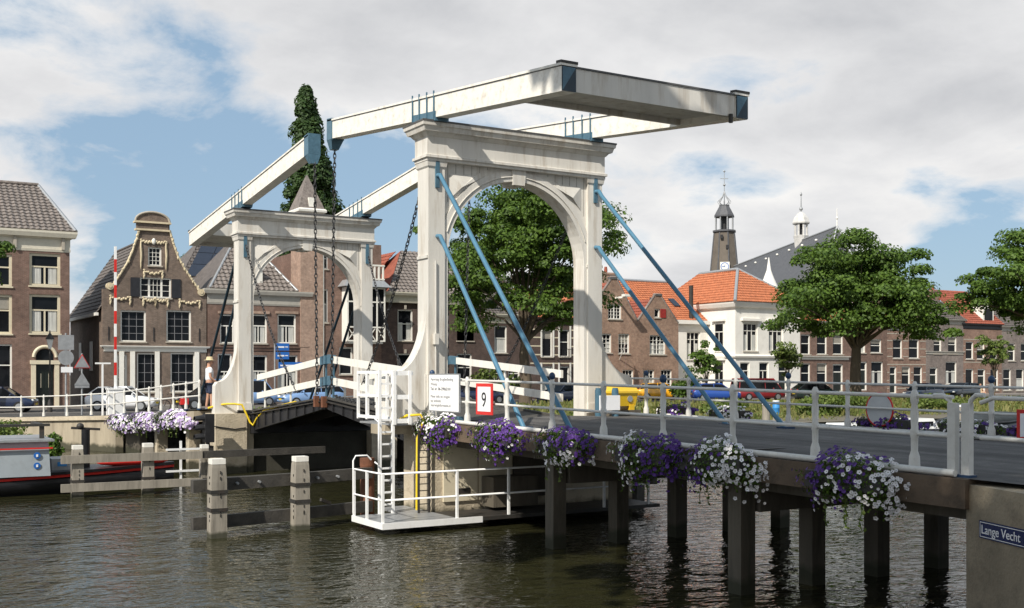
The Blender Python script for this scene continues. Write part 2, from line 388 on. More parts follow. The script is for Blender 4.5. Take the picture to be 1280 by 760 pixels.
MT['eye'] = M('petal_eye', (0.12, 0.11, 0.05), 0.7, 0.2, 6)
MT['water'] = watermat()
MT['tyre'] = M('tyre_rubber', (0.018, 0.018, 0.019), 0.8, 0.2, 8)
MT['rim'] = M('wheel_rim', (0.45, 0.46, 0.47), 0.35, 0.1, 8, metal=0.7)
MT['lampw'] = M('lamp_clear', (0.75, 0.75, 0.72), 0.15, 0.1, 8)
MT['lampr'] = M('lamp_red', (0.5, 0.02, 0.02), 0.2, 0.1, 8)
MT['skin'] = M('skin', (0.50, 0.28, 0.19), 0.55, 0.08, 9)
MT['cloth'] = M('white_cloth', (0.78, 0.78, 0.80), 0.85, 0.06, 7, 0.3, 25)
MT['shorts'] = M('navy_cloth', (0.035, 0.045, 0.085), 0.85, 0.2, 9)
MT['straw'] = M('straw', (0.60, 0.49, 0.30), 0.8, 0.12, 20)
MT['tarp'] = M('dark_tarp', (0.03, 0.035, 0.037), 0.6, 0.3, 2, 0.5, 5)
MT['tarpw'] = M('white_gelcoat', (0.74, 0.74, 0.72), 0.3, 0.06, 3)
MT['bluebarrel'] = M('blue_plastic', (0.05, 0.27, 0.62), 0.4, 0.1, 4)
MT['barge'] = M('barge_grey', (0.33, 0.37, 0.40), 0.45, 0.06, 2, dirt=(0.2, 0.2, 0.2), dirtamt=0.25)
MT['hull'] = M('hull_black', (0.014, 0.014, 0.016), 0.35, 0.3, 2)
MT['rust'] = M('rust', (0.16, 0.065, 0.035), 0.85, 0.3, 5, 0.4)
def car_paint(name, c):
    m = M(name, c, 0.28, 0.03, 3, spec=0.6); m.node_tree.nodes['Principled BSDF'].inputs['Coat Weight'].default_value = 0.5
    return m
# ================================================================ setting
def sheet(name, pts, mat, kind='structure'):
    return tag(MB().add(pts, [tuple(range(len(pts)))]).build(name, mat), kind=kind)
MT['land'] = M('land_soil', (0.13, 0.115, 0.085), 0.95, 0.25, 0.4, 0.4, 8)
MT['street'] = brick('street_brick', (0.17, 0.125, 0.11), (0.21, 0.155, 0.13), (0.12, 0.11, 0.10), 0.2, 0.1)
MT['pave'] = M('pavement_stone', (0.23, 0.21, 0.19), 0.9, 0.15, 1.5, 0.3, 30)
MT['bank'] = M('bank_grass', (0.135, 0.125, 0.045), 0.95, 0.35, 0.9, 0.8, 14, dirt=(0.24, 0.19, 0.09), dirtamt=0.7)
sheet('water', [(-900, -300, 0), (900, -300, 0), (900, 300, 0), (-900, 300, 0)], MT['water'])
LP = [(-1.55, 50.2), (-4.9, 57.7), (-12, 63.2), (-45, 70)]
sheet('ground', [(2.0, 41.2, 0.9), (500, 41.2, 0.9), (2500, 3000, 0.9), (-1500, 3000, 0.9), (-500, 73.5, 0.9), (-45, 70.1, 0.9), (-12, 63.3, 0.9), (-4.8, 57.8, 0.9), (-1.4, 50.3, 0.9), (2.0, 50.3, 0.9)], MT['land'])
def strip(name, rows, mat):
    mb = MB(); n = len(rows[0])
    vs = [p for r in rows for p in r]
    mb.add(vs, [(j*n+i, j*n+i+1, (j+1)*n+i+1, (j+1)*n+i) for j in range(len(rows)-1) for i in range(n-1)])
    return tag(mb.build(name, mat), kind='structure')
xs = [7+2.2*i for i in range(70)]
strip('grass_bank', [[(x, y+0.5*math.sin(x*.7)*(k == 0), z+0.05*math.sin(x*1.3+y)) for x in xs]
      for k, (y, z) in enumerate([(40.9, -0.4), (42.2, 0.45), (46, 0.8), (52, 1.08), (60, 1.2), (64.6, 1.26)])], MT['bank'])
sheet('street', [(-60, 64.4, 1.2), (200, 64.4, 1.2), (200, 74.3, 1.2), (-60, 74.3, 1.2)], MT['street'])
tag(MB().box(-60, 200, 74.2, 77.0, 0.9, 1.32).build('pavement', MT['pave']), kind='structure')
tag(MB().box(10, 200, 64.3, 64.5, 0.9, 1.3).build('kerb', MT['pave']), kind='structure')
# ramp on the far bank (approach road behind the far portal)
prof = [(38.55, 2.14, -1.15), (42, 2.0, -1.15), (46, 1.82, -1.25), (50.2, 1.60, -1.5), (54, 1.42, -3.1), (57.7, 1.30, -4.85), (62, 1.24, -10.5), (66, 1.215, -22)]
mb = MB()
L = [(x, y, z) for y, z, x in prof]; Rr = [(6.9 if y < 60 else 14, y, z) for y, z, x in prof]
n = len(L)
mb.add(L+Rr, [(i, n+i, n+i+1, i+1) for i in range(n-1)])
mb.add([(x, y, 0.0) for x, y, z in Rr]+Rr, [(i, n+i, n+i+1, i+1)[::-1] for i in range(n-1)])
tag(mb.build('approach_road', MT['asphalt']), kind='structure')
# near quay, on the spit left of the picture and behind the camera
tag(MB().box(-60, 40, -60, -1.6, -2, 1.85).build('near_quay', MT['pave']), kind='structure')
tag(MB().box(-60, -13.2, -1.7, 9.0, -2, 1.80).build('near_quay_spit', MT['pave']), kind='structure')

# ================================================================ concrete works
t = thing('quay_wall', 'sunlit concrete quay wall under the white railing on the left', 'quay wall', (-4.9, 57.7, 0))
mb = MB(); mc = MB()
for (a, b), z0, z1 in zip(zip(LP, LP[1:]), (1.56, 1.29, 1.22), (1.29, 1.22, 1.2)):
    a = Vector((*a, 0)); b = Vector((*b, 0)); d = (b-a).normalized(); nrm = Vector((d.y, -d.x, 0))*-0.0
    o = Vector((-d.y, d.x, 0)); o = o if o.y < 0 or o.x < 0 else -o
    mb.add([a+o*.02+Vector((0,0,-1)), b+o*.02+Vector((0,0,-1)), b+o*.02+Vector((0,0,z1-.16)), a+o*.02+Vector((0,0,z0-.16)),
            a-o*.4+Vector((0,0,-1)), b-o*.4+Vector((0,0,-1)), b-o*.4+Vector((0,0,z1-.16)), a-o*.4+Vector((0,0,z0-.16))],
           [(0,1,2,3), (7,6,5,4), (3,2,6,7), (0,3,7,4), (1,5,6,2)])
    p = [a+o*.14, b+o*.14, b-o*.4, a-o*.4]
    mc.hexa([p[0]+Vector((0,0,z0-.16)), p[1]+Vector((0,0,z1-.16)), p[2]+Vector((0,0,z1-.16)), p[3]+Vector((0,0,z0-.16)),
             p[0]+Vector((0,0,z0+.02)), p[1]+Vector((0,0,z1+.02)), p[2]+Vector((0,0,z1+.02)), p[3]+Vector((0,0,z0+.02))])
mb.build('wall_face', MT['conc'], t); mc.build('coping', MT['conc2'], t)
MB().box(-1.62, -1.3, 49.9, 50.5, -.6, 1.5).build('wall_end', MT['conc'], t)
t = thing('side_span', 'concrete side span on columns under the long flower box at the far bank', 'bridge span', (-1.2, 44, 0))
MB().hexa([(-1.3, 38.7, 1.72), (6.8, 38.7, 1.72), (6.8, 50.2, 1.2), (-1.6, 50.2, 1.2), (-1.3, 38.7, 2.09), (6.8, 38.7, 2.09), (6.8, 50.2, 1.55), (-1.6, 50.2, 1.55)]).build('slab', MT['conc'], t)
for y in (39.7, 44.3): MB().box(-1.25, -.85, y-.2, y+.2, -.8, 1.9-(y-38.7)*.045-.3).build('column', MT['conc2'], t)
MB().box(-1.2, -.9, 47.3, 49.9, -.8, 1.25).build('wall_panel', MT['concd'], t)
MB().box(1.2, 1.6, 39, 50.2, -.8, 1.3).build('back_wall', MT['concd'], t)
# wing wall with the street name at the near right
t = thing('wing_wall', 'big concrete abutment block in tree shade at the right edge', 'abutment', (-.1, 8.76, 0))
d = Vector((-.364, -.931, 0))
a = Vector((-.1, 8.76, 0)); b = a+d*6.5; o = Vector((1.1, .1, 0))
def zl(v, z): return Vector((v.x, v.y, z))
MB().hexa([zl(a, -1), zl(b, -1), zl(b+o*6, -1), zl(a+o*6, -1), zl(a, 2.03), zl(b, 2.03), zl(b+o*6, 2.03), zl(a+o*6, 2.03)]).build('wall_block', MT['wing'], t)
pn = thing('street_name_sign', 'navy enamel street name plate reading Lange Vecht on the concrete block', 'street sign', a+d*.3+Vector((0,0,1.43)))
nn = Vector((-.931, .364, 0))
ry = math.atan2(d.y, d.x)
def text_obj(name, s, size, mat, parent, origin, xdir, zdir=(0,0,1), align='LEFT', sx=1.0, depth=0.002, shear=0.0):
    cu = bpy.data.curves.new(name, 'FONT'); cu.body = s; cu.size = size; cu.align_x = align; cu.extrude = depth; cu.shear = shear
    o = bpy.data.objects.new(name, cu); C.objects.link(o)
    dg = bpy.context.evaluated_depsgraph_get(); dg.update()
    me = bpy.data.meshes.new_from_object(o.evaluated_get(dg)); bpy.data.objects.remove(o); bpy.data.curves.remove(cu)
    X = Vector(xdir).normalized(); Z = Vector(zdir).normalized(); N = X.cross(Z)
    me.transform(Matrix(((X.x*sx, Z.x, N.x, 0), (X.y*sx, Z.y, N.y, 0), (X.z*sx, Z.z, N.z, 0), (0, 0, 0, 1))))
    me.materials.clear(); me.materials.append(mat)
    return link(name, me, parent, origin)
def sheet3(mb, o, X, Z, N, x0, x1, z0, z1, t0, t1):
    o, X, Z, N = Vector(o), Vector(X), Vector(Z), Vector(N)
    P = lambda x, z, t: o+X*x+Z*z+N*t
    return mb.hexa([P(x0, z0, t0), P(x1, z0, t0), P(x1, z0, t1), P(x0, z0, t1), P(x0, z1, t0), P(x1, z1, t0), P(x1, z1, t1), P(x0, z1, t1)])
so = a+d*.3+Vector((0, 0, 1.43))
sheet3(MB(), so, d, (0,0,1), nn, 0, 1.06, 0, .205, 0, .02).build('plate', MT['enamel'], pn)
mb = MB()
for q in ((.02, 1.04, .015, .022), (.02, 1.04, .183, .19), (.02, .027, .022, .183), (1.033, 1.04, .022, .183)): sheet3(mb, so, d, (0,0,1), nn, q[0], q[1], q[2], q[3], .02, .023)
mb.build('border', MT['sign'], pn)
text_obj('lettering', 'Lange Vecht', .148, MT['sign'], pn, so+d*.045+Vector((0,0,.056))+nn*.022, d, sx=1.02)

# ================================================================ approach span
def deckz(y): return 2.106+(y-9.6)*0.0121
t = thing('approach_span', 'near approach deck of the drawbridge on square concrete piles', 'bridge deck', (3, 15, 0))
ys = [3.0+i*1.0 for i in range(20)]+[22.4]
mb = MB()
cols = [-.12, 1.0, 3.1, 5.2, 6.35]; cr = [0, .05, .1, .05, 0]
vs = [(x, y, deckz(y)+c) for y in ys for x, c in zip(cols, cr)]; n = len(cols)
mb.add(vs, [(j*n+i, j*n+i+1, (j+1)*n+i+1, (j+1)*n+i) for j in range(len(ys)-1) for i in range(n-1)])
mb.build('deck_surface', MT['deck'], t)
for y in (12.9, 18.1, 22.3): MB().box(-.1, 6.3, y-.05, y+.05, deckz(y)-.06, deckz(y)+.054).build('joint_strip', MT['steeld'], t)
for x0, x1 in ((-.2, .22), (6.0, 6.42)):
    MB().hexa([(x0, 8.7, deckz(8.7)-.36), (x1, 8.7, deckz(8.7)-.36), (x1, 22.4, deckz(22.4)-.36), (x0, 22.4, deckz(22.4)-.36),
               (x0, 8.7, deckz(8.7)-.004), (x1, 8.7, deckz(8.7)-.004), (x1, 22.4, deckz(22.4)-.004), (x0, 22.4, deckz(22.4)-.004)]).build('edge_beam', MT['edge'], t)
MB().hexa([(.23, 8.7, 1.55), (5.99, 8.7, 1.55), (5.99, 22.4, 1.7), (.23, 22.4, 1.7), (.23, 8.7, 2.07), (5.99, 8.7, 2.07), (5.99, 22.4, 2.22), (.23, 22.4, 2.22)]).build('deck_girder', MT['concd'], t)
for x in (-.12, 6.3): MB().path([(x, y, deckz(y)+.05) for y in (8.9, 12, 16, 20, 22.4)], .045, 7).build('kerb_tube', MT['rail'], t)
for y in (12.9, 18.1):
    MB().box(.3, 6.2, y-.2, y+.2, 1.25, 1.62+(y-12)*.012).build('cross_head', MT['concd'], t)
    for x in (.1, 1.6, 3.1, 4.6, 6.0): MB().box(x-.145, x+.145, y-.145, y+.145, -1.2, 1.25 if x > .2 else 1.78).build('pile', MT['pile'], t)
# ---------------------------------------------------------------- railings
POSTP = [(.088, .055), (.080, .2), (.052, .27), (.055, .43), (.066, .46), (.066, .53), (.05, .56), (.064, .74), (.045, .86), (.062, .9), (.064, .99), (.03, 1.05)]
pm = MB().lathe(POSTP, n=8).mesh('post', MT['rail']); fm = MB().lathe([(.1, -.01), (.1, .055)], n=8).mesh('foot', MT['navy'])
bm_ = MB().ell((0, 0, 1.11), (.075, .075, .075), 10, 7).mesh('ball', MT['navy'])
def railing(label, pts, balls=(), r=.026, tops=(.97, .49), sc_=1.0, skip=()):
    t = thing('bridge_railing', label, 'railing', pts[0])
    for i, p in enumerate(pts):
        if i in skip: continue
        o = link('post', pm, t, p); o.scale = (sc_*.86, sc_*.86, 1); f = link('foot', fm, o, p)
        if i in balls: link('ball', bm_, o, p)
    for h in tops: MB().path([(x, y, z+h) for x, y, z in pts], r, 7).build('rail', MT['rail'], t)
    return t
pts = [(0, 9.6+1.694*i, deckz(9.6+1.694*i)) for i in range(9)]
nr = railing('near white railing of the approach deck facing the camera, hung with flower boxes', [(0, 9.02, deckz(9))]+pts+[(0, 23.3, 2.27)], (4, 6, 9), skip=(0, 10))
MB().box(-.05, .05, 23.42, 23.52, 2.2, 3.35).build('end_post', MT['rail'], nr)
fr = railing('far railing of the approach deck, beyond the road', [(6.2, 4.5+1.694*i, deckz(4.5+1.694*i)) for i in range(12)]+[(6.2, 24.3, 2.28)], (5, 8, 11), skip=(12,))
gr = thing('bridge_railing', 'railing length right of the steel gate post above the concrete block', 'railing', (0, 8.6, 2.05))
for h in (.97, .49): MB().path([(-.02, 8.62, 2.1+h-.06*(h > .9)), (-.02, 8.45, 2.1+h), (-.02, 2.0, 2.02+h)], .028, 7).build('rail', MT['rail'], gr)
link('post', pm, gr, (-.02, 3.2, 2.04))
gp = thing('gate_post', 'double steel gate post with bent tubes at the end of the near railing', 'gate post', (0, 8.95, 2.06))
for y in (8.82, 9.02):
    MB().box(-.045, .045, y-.055, y+.055, 2.12, 3.0).build('upright', MT['rail'], gp)
    MB().box(-.07, .07, y-.085, y+.085, 2.06, 2.13).build('shoe', MT['navy'], gp)
MB().path([(0, 8.8, 2.9), (0, 8.77, 3.04), (0, 8.7, 3.1), (0, 8.58, 3.1)], .03, 7).build('bent_tube', MT['rail'], gp)
MB().path([(0, 9.04, 2.9), (0, 9.07, 3.02), (0, 9.16, 3.09), (0, 9.3, 3.09)], .028, 7).build('bent_tube', MT['rail'], gp)
fpts = [(-1.05, 38.9, 2.12), (-1.06, 40.6, 2.05), (-1.08, 42.3, 1.98), (-1.12, 44.0, 1.9), (-1.18, 45.7, 1.82), (-1.28, 47.4, 1.74), (-1.42, 49.1, 1.65), (-1.55, 50.5, 1.57), (-2.2, 52.1, 1.5), (-2.95, 53.7, 1.42), (-3.7, 55.3, 1.37), (-4.45, 56.9, 1.31), (-5.6, 58.4, 1.29), (-7, 59.6, 1.27), (-8.6, 60.8, 1.25)]
railing('white railing along the far approach road and quay wall on the left', fpts, r=.03, sc_=.9)
railing('low far railing seen under the balance beams beside the ramp', [(6.5, 39+1.7*i, 2.12-.07*i) for i in range(6)], r=.03)
# ---------------------------------------------------------------- piers
t = thing('bridge_pier', 'near portal pier of rough beige concrete with service doors', 'bridge pier', (2.5, 23.3, 0))
MB().box(-.25, 5.4, 22.67, 24.15, -1.5, 1.98).build('pier_block', MT['conc2'], t)
MB().box(-.3, 6.2, 22.42, 24.3, 1.98, 2.21).build('slab', MT['conc'], t); MB().box(-1.12, -.303, 23.3, 24.1, 1.98, 2.2).build('bracket_slab', MT['conc'], t)
for k, x in enumerate((.02, .95, 1.88)): MB().box(x, x+.88, 22.62, 22.69, .45, 1.86).build('door', MT['cream'] if k < 2 else MT['concd'], t)
MB().box(.35, .7, 22.6, 22.625, .62, .74).build('vent', MT['steeld'], t)
MB().box(1.0, 2.2, 22.05, 22.6, .32, 1.0).build('cabinet', MT['pile'], t)
t = thing('bridge_pier', 'far portal pier of two beige concrete blocks with a cable along it', 'bridge pier', (2.4, 38, 0))
for x0, x1 in ((-.93, .14), (4.75, 5.75)): MB().box(x0, x1, 37.35, 38.6, -1.5, 2.02).build('pier_block', MT['conc2'], t)
MB().box(.14, 4.75, 37.8, 38.6, -1.5, 1.7).build('abutment_wall', MT['shadetone'], t)
MB().box(.142, .42, 37.5, 37.8, -1.5, 1.9).build('pilaster', MT['conc'], t)
MB().path([(-1.02, 37.33, 1.62), (-.7, 37.32, 1.56), (-.3, 37.32, 1.5), (.1, 37.32, 1.54)], .018, 5).build('cable', MT['black'], t)
# ---------------------------------------------------------------- portals
def portal(label, y0, zb, x0, face):
    y1 = y0+.56; W = 4.95; yc = (y0+y1)/2
    t = thing('bridge_portal', label, 'bridge portal', (x0+W/2, yc, zb))
    zs, zt = zb+3.885, zb+6.11; cx = x0+W/2; Rr = 2.045
    for xa in (x0, x0+W-.43):
        mb = MB().box(xa, xa+.43, y0, y1, zb, zt)
        mb.build('pillar', MT['portal'], t)
        MB().box(xa-.02, xa+.45, y0-.04, y1+.04, zb-.03, zb+.4).build('plinth', MT['portal'], t)
        MB().box(xa-.023, xa+.453, y0-.043, y1+.043, zb-.03, zb+.16).build('base_board', MT['black' if face > 0 else 'concd'], t)
        MB().mould(xa, xa+.43, y0, y1, [(zt-.16, .0), (zt-.12, .03), (zt, .05)]).build('capital', MT['portal'], t)
        MB().mould(xa, xa+.43, y0+.05, y1-.05, [(zs-.05, .0), (zs-.04, .035), (zs+.03, .035), (zs+.04, .0)]).build('impost', MT['portal'], t)
    arc = [(cx+Rr*math.cos(a), zs+Rr*math.sin(a)) for a in [math.pi*i/32 for i in range(33)]]
    MB().plate([(x0+.43, zs), (x0+.43, zt), (x0+W-.43, zt), (x0+W-.43, zs)]+arc[1:-1], [], y0+.09, y1-.09).build('arch_panel', MT['portal'], t)
    mb = MB()
    for k in range(19):
        x = x0+.55+k*.216
        for ya in (y0+.085, y1-.091):
            if abs(x-cx) > .2: mb.box(x, x+.006, ya, ya+.006, zs+math.sqrt(max(0, 2.33**2-min(2.33, abs(x-cx))**2)), zt)
    tag(mb.build('board_joint', MT['concd'], t), kind='stuff')
    inn, outr = 1.95, 2.2
    for ya, yb in ((y0+.04, y0+.09), (y1-.09, y1-.04)):
        ring = [(cx+outr*math.cos(math.pi*i/32), zs+outr*math.sin(math.pi*i/32)) for i in range(33)]
        rin = [(cx+inn*math.cos(math.pi*i/32), zs+inn*math.sin(math.pi*i/32)) for i in range(33)]
        clip = [(min(max(x, x0+.43), x0+W-.43), z) for x, z in ring]
        mb = MB()
        for i in range(32): mb.plate([clip[i], clip[i+1], rin[i+1], rin[i]], [], ya, yb)
        mb.build('archivolt', MT['portal'], t)
        r2 = [(cx+2.06*math.cos(math.pi*i/32), zs+2.06*math.sin(math.pi*i/32)) for i in range(33)]
        yy = ya-.012 if ya < yc else yb+.012
        MB().path([(x, yy, z) for x, z in r2 if abs(x-cx) < 1.99], .016, 5).build('bead', MT['portal'], t)
    mb = MB()
    for i in range(32):
        (xa, za), (xb, zb_) = [(cx+inn*math.cos(math.pi*k/32), zs+inn*math.sin(math.pi*k/32)) for k in (i, i+1)]
        mb.add([(xa, y0+.09, za), (xb, y0+.09, zb_), (xb, y1-.09, zb_), (xa, y1-.09, za)], [(0, 1, 2, 3)], True)
    mb.build('soffit', MT['portal'], t)
    for xa in (x0+.43, x0+W-.525): MB().box(xa, xa+.095, y0+.04, y1-.04, zb, zs).build('inner_leg', MT['portal'], t)
    MB().hexa([(cx-.16, y0, zs+1.86), (cx+.16, y0, zs+1.86), (cx+.16, y1, zs+1.86), (cx-.16, y1, zs+1.86), (cx-.2, y0, zt+.0), (cx+.2, y0, zt), (cx+.2, y1, zt), (cx-.2, y1, zt)]).build('keystone', MT['portal'], t)
    for s in (-1, 1):
        for ya, dy in ((y0+.085, -1), (y1-.085, 1)):
            P = [(s*1.88, zt-.24-zs), (s*.95, zt-.24-zs)]
            a0 = math.acos(.95/2.29) if False else math.atan2(1, .62)
            for k in range(9):
                a = R(62)-R(36)*k/8
                P.append((s*2.33*math.cos(a), 2.33*math.sin(a)))
            P = [q for q in P if abs(q[0]) <= 1.9] + [(s*1.88, 1.38)]
            vs = [(cx+x, ya, zs+z) for x, z in P]+[(cx+s*1.58, ya+dy*.09, zs+1.68)]
            m = len(P); MB().add(vs, [(i, (i+1) % m, m) for i in range(m)]).build('spandrel', MT['portal'], t)
    MB().mould(x0, x0+W, y0, y1, [(zt, .06), (zt+.07, .06), (zt+.07, .10), (zt+.13, .10), (zt+.15, .05), (zt+.56, .05), (zt+.58, .08), (zt+.66, .14), (zt+.66, .19), (zt+.76, .22), (zt+.78, .25), (zt+.86, .26)]).build('entablature', MT['portal'], t)
    MB().mould(x0, x0+W, y0, y1, [(zt+.86, .27), (zt+.9, .275), (zt+.92, .2)]).build('lead_cover', MT['lead'], t)
    bw_ = 1.06 if face < 0 else .80
    for s, xa in ((-1, x0), (1, x0+W)):      # curved buttresses outside the pillars
        P = [(0, 2.62)]
        for k in range(11):
            a = R(90)*k/10
            P.append((bw_*.87*(1-math.cos(a)), 2.62-1.5*math.sin(a)))
        P += [(bw_*.97, 1.0), (bw_, -.03), (0, -.03)]
        MB().plate([(xa+s*x, zb+z) for x, z in P], [], y0+.1, y1-.1).build('buttress', MT['portal'], t)
        MB().path([(xa+s*(x+.01), yc, zb+z) for x, z in P[:13]], .05, 6).build('buttress_edge', MT['galv'], t)
    # blue straps and backstays on the land side
    yf = y0 if face < 0 else y1
    yo = y1 if face < 0 else y0
    for xa, ext in ((x0+.22, -.1), (x0+W-.22, .95 if face < 0 else 0)):
        MB().box(xa-.05, xa+.05, min(yf, yf+face*.05), max(yf, yf+face*.05), zt-.62, zt+.02).build('strap', MT['blue'], t)
        MB().box(xa-.055, xa+.055, min(yo, yo-face*.05), max(yo, yo-face*.05), zt-.72, zt+.02).build('strap', MT['blue'], t)
        for zi, ye in ((5.78, 5.75), (4.36, 4.0)):
            p0 = Vector((xa, yf+face*.02, zb+zi)); p1 = Vector((xa, yf+face*.18, zb+zi-.02)); p2 = Vector((xa, yf+face*.30, zb+zi-.16))
            pe = Vector((xa, yf+face*(ye+ext), zb+.02-(.3 if face > 0 else 0)))
            MB().path([p0, p1, p2, pe], .052, 8).build('backstay', MT['stayblue' if face < 0 else 'stay'], t)
            MB().box(xa-.13, xa+.13, pe.y-.13, pe.y+.13, pe.z-.03, pe.z+.05).build('stay_shoe', MT['navy'], t)
    return t
p1 = portal('large near white timber portal arch on the near pier', 23.35, 2.22, 0.0, -1)
MB().path([(.16, 23.3, 2.8), (.16, 23.3, 6.0)], .018, 5).build('conduit', MT['portal'], p1)
MB().box(.1, .2, 23.2, 23.34, 4.05, 4.3).build('junction_box', MT['portal'], p1)
p2 = portal('smaller looking far white timber portal arch beside the man', 37.55, 1.97, -.08, 1)
# ---------------------------------------------------------------- balance frames
def lerp(a, b, t): return a+(b-a)*t
def balance(label, ytail, ztail, ytip, ztip, yp, zp, xo):
    t = thing('balance_frame', label, 'balance beam', (xo+2.4, yp, zp))
    H = .54; sl = (ztip-ztail)/(ytip-ytail); sg = 1 if ytip > ytail else -1
    top = lambda y: ztail+(y-ytail)*sl
    for xa in (xo+.02, xo+4.41):
        xb = xa+.32
        def seg(name, ya, yb, za, zb_, mat, ex=0.0):
            return MB().hexa([(xa-ex, ya, top(ya)+za), (xb+ex, ya, top(ya)+za), (xb+ex, yb, top(yb)+za), (xa-ex, yb, top(yb)+za),
                              (xa-ex, ya, top(ya)+zb_), (xb+ex, ya, top(ya)+zb_), (xb+ex, yb, top(yb)+zb_), (xa-ex, yb, top(yb)+zb_)]).build(name, mat, t)
        seg('beam', ytail, ytip, -H, -.05, MT['beam'])
        seg('beam_seam', ytail, ytip, -.062, -.048, MT['lead'], .006)
        seg('cap_board', ytail-sg*.03, ytip, -.048, 0, MT['beam'], .03)
        seg('tail_cap', ytail-sg*.02, ytail-sg*.003, -H+.01, -.06, MT['stay'])
        xm = xa+.16; yq = ytail-sg*.026; MB().add([(xa+.01, yq, top(yq)-H+.02), (xa+.01, yq, top(yq)-.07), (xb-.01, yq, top(yq)-.07)], [(0, 2, 1)]).build('tail_plate', MT['blue'], t)
        seg('tail_top', ytail-sg*.04, ytail+sg*.14, .0, .05, MT['steeld'], .035)
        c = seg('tip_cap', ytip-sg*.32, ytip+sg*.03, -H-.03, .03, MT['blue'], .03)
        MB().hexa([(xa+.06, ytip-sg*.15, top(ytip)-H-.3), (xb-.06, ytip-sg*.15, top(ytip)-H-.3), (xb-.06, ytip+sg*.03, top(ytip)-H-.3), (xa+.06, ytip+sg*.03, top(ytip)-H-.3),
                   (xa-.03, ytip-sg*.32, top(ytip)-H-.03), (xb+.03, ytip-sg*.32, top(ytip)-H-.03), (xb+.03, ytip+sg*.03, top(ytip)-H-.03), (xa-.03, ytip+sg*.03, top(ytip)-H-.03)]).build('tip_shackle', MT['blue'], t)
        seg('saddle', yp-.62, yp+.62, -H-.08, -H+.14, MT['blue'], .015)
        for q in (-.56, -.2, .2, .56):
            MB().bar((xa-.025, yp+q, top(yp+q)-H-.02), (xa-.025, yp+q, top(yp+q)+.07), .03, .025).build('clamp_bolt', MT['blue'], t)
            MB().bar((xb+.025, yp+q, top(yp+q)-H-.02), (xb+.025, yp+q, top(yp+q)+.07), .03, .025).build('clamp_bolt', MT['blue'], t)
        zb_ = top(yp)-H-.08
        pr = [(-.5, 0), (-.16, -.12), (-.34, zp-zb_), (.34, zp-zb_), (.16, -.12), (.5, 0)]
        a = [(xa+.03, yp+y, zb_+z) for y, z in pr]; b = [(xb-.03, yp+y, zb_+z) for y, z in pr]
        MB().loft([a, b]).build('pivot_bracket', MT['navy'], t)
    x0, x1 = xo+.342, xo+4.408
    def slab(name, ya, yb, za, zb_, mat):
        MB().hexa([(x0, ya, top(ya)+za), (x1, ya, top(ya)+za), (x1, yb, top(yb)+za), (x0, yb, top(yb)+za), (x0, ya, top(ya)+zb_), (x1, ya, top(ya)+zb_), (x1, yb, top(yb)+zb_), (x0, yb, top(yb)+zb_)]).build(name, mat, t)
    ya = ytail+sg*.02; yb = ytail+sg*1.95
    slab('counterweight_front', ya, ya+sg*.14, -H+.02, -.07, MT['portal'])
    slab('counterweight_back', yb, yb-sg*.14, -H+.02, -.07, MT['portal'])
    slab('counterweight_floor', ya+sg*.143, yb-sg*.143, -H+.13, -H+.2, MT['portal'])
    slab('counterweight_lid', ya-sg*.02, yb, -.066, -.03, MT['lead'])
    return t, top
bf1, top1 = balance('near balance beams with the big white counterweight box, tails up and towards the camera', 17.77, 9.28, 29.65, 10.50, 23.63, 9.27, 0.0)
bf2, top2 = balance('far balance beams sloping down left behind the far portal', 44.05, 8.92, 31.0, 10.34, 37.85, 9.12, -.06)
MB().cyl((4.25, 17.75, 8.62), (4.25, 17.75, 8.8), .05, n=6).build('hook', MT['steeld'], bf1)
# ---------------------------------------------------------------- chains
def chain_mesh(name, pts, pitch=.13, lw=.078, rr=.0085):
    pts = [Vector(p) for p in pts]; cum = [0]
    for a, b in zip(pts, pts[1:]): cum.append(cum[-1]+(b-a).length)
    mb = MB(); n = int(cum[-1]/pitch)
    def at(s):
        for i in range(len(pts)-1):
            if s <= cum[i+1]: return pts[i].lerp(pts[i+1], (s-cum[i])/(cum[i+1]-cum[i])), (pts[i+1]-pts[i]).normalized()
        return pts[-1], (pts[-1]-pts[-2]).normalized()
    for i in range(n):
        p, d = at((i+.5)*pitch); a = d.orthogonal().normalized(); b = d.cross(a)
        u = a.lerp(b, .5).normalized() if i % 2 else (a-b).normalized()
        ring = []
        for k in range(8):
            q = 2*math.pi*k/8; ring.append(p+d*(pitch*.72*math.cos(q))+u*(lw*.5*math.sin(q)))
        mb.path(ring, rr+.006, 4, closed=True)
    return mb
def sag(p, q, s, n=10):
    p, q = Vector(p), Vector(q)
    return [p.lerp(q, i/n)-Vector((0, 0, s*4*(i/n)*(1-i/n))) for i in range(n+1)]
CH = 'chains of the drawbridge'
def chain(label, pts, **k):
    tag(chain_mesh('chain', pts, **k).build('chain', MT['chain']), label, 'chain', CH)
chain('heavy lifting chain from the near beam tip on the camera side', [(.2, 29.6, top1(29.6)-.8), (.22, 29.9, 2.7)])
chain('heavy lifting chain from the far beam tip on the camera side', [(.14, 31.0, top2(31)-.8), (.2, 30.95, 2.7)])
chain('lifting chain from the near beam tip on the far side, seen through the big arch', [(4.55, 29.6, top1(29.6)-.8), (4.5, 29.9, 2.7)])
chain('lifting chain from the far beam tip on the far side, seen through the big arch', [(4.5, 31.0, top2(31)-.8), (4.5, 30.95, 2.7)])
chain('slack chain hanging from the far portal\'s left pillar down to the leaf', sag((.12, 37.4, 7.75), (.45, 33.2, 2.75), .5))
chain('slack chain hanging from the far portal\'s right pillar down to the leaf', sag((4.65, 37.4, 7.6), (4.4, 33.2, 2.8), .5))
chain('slack chain hanging from the near portal\'s left pillar behind the service ladder', sag((.2, 24.0, 8.0), (.45, 28.3, 3.0), .35))
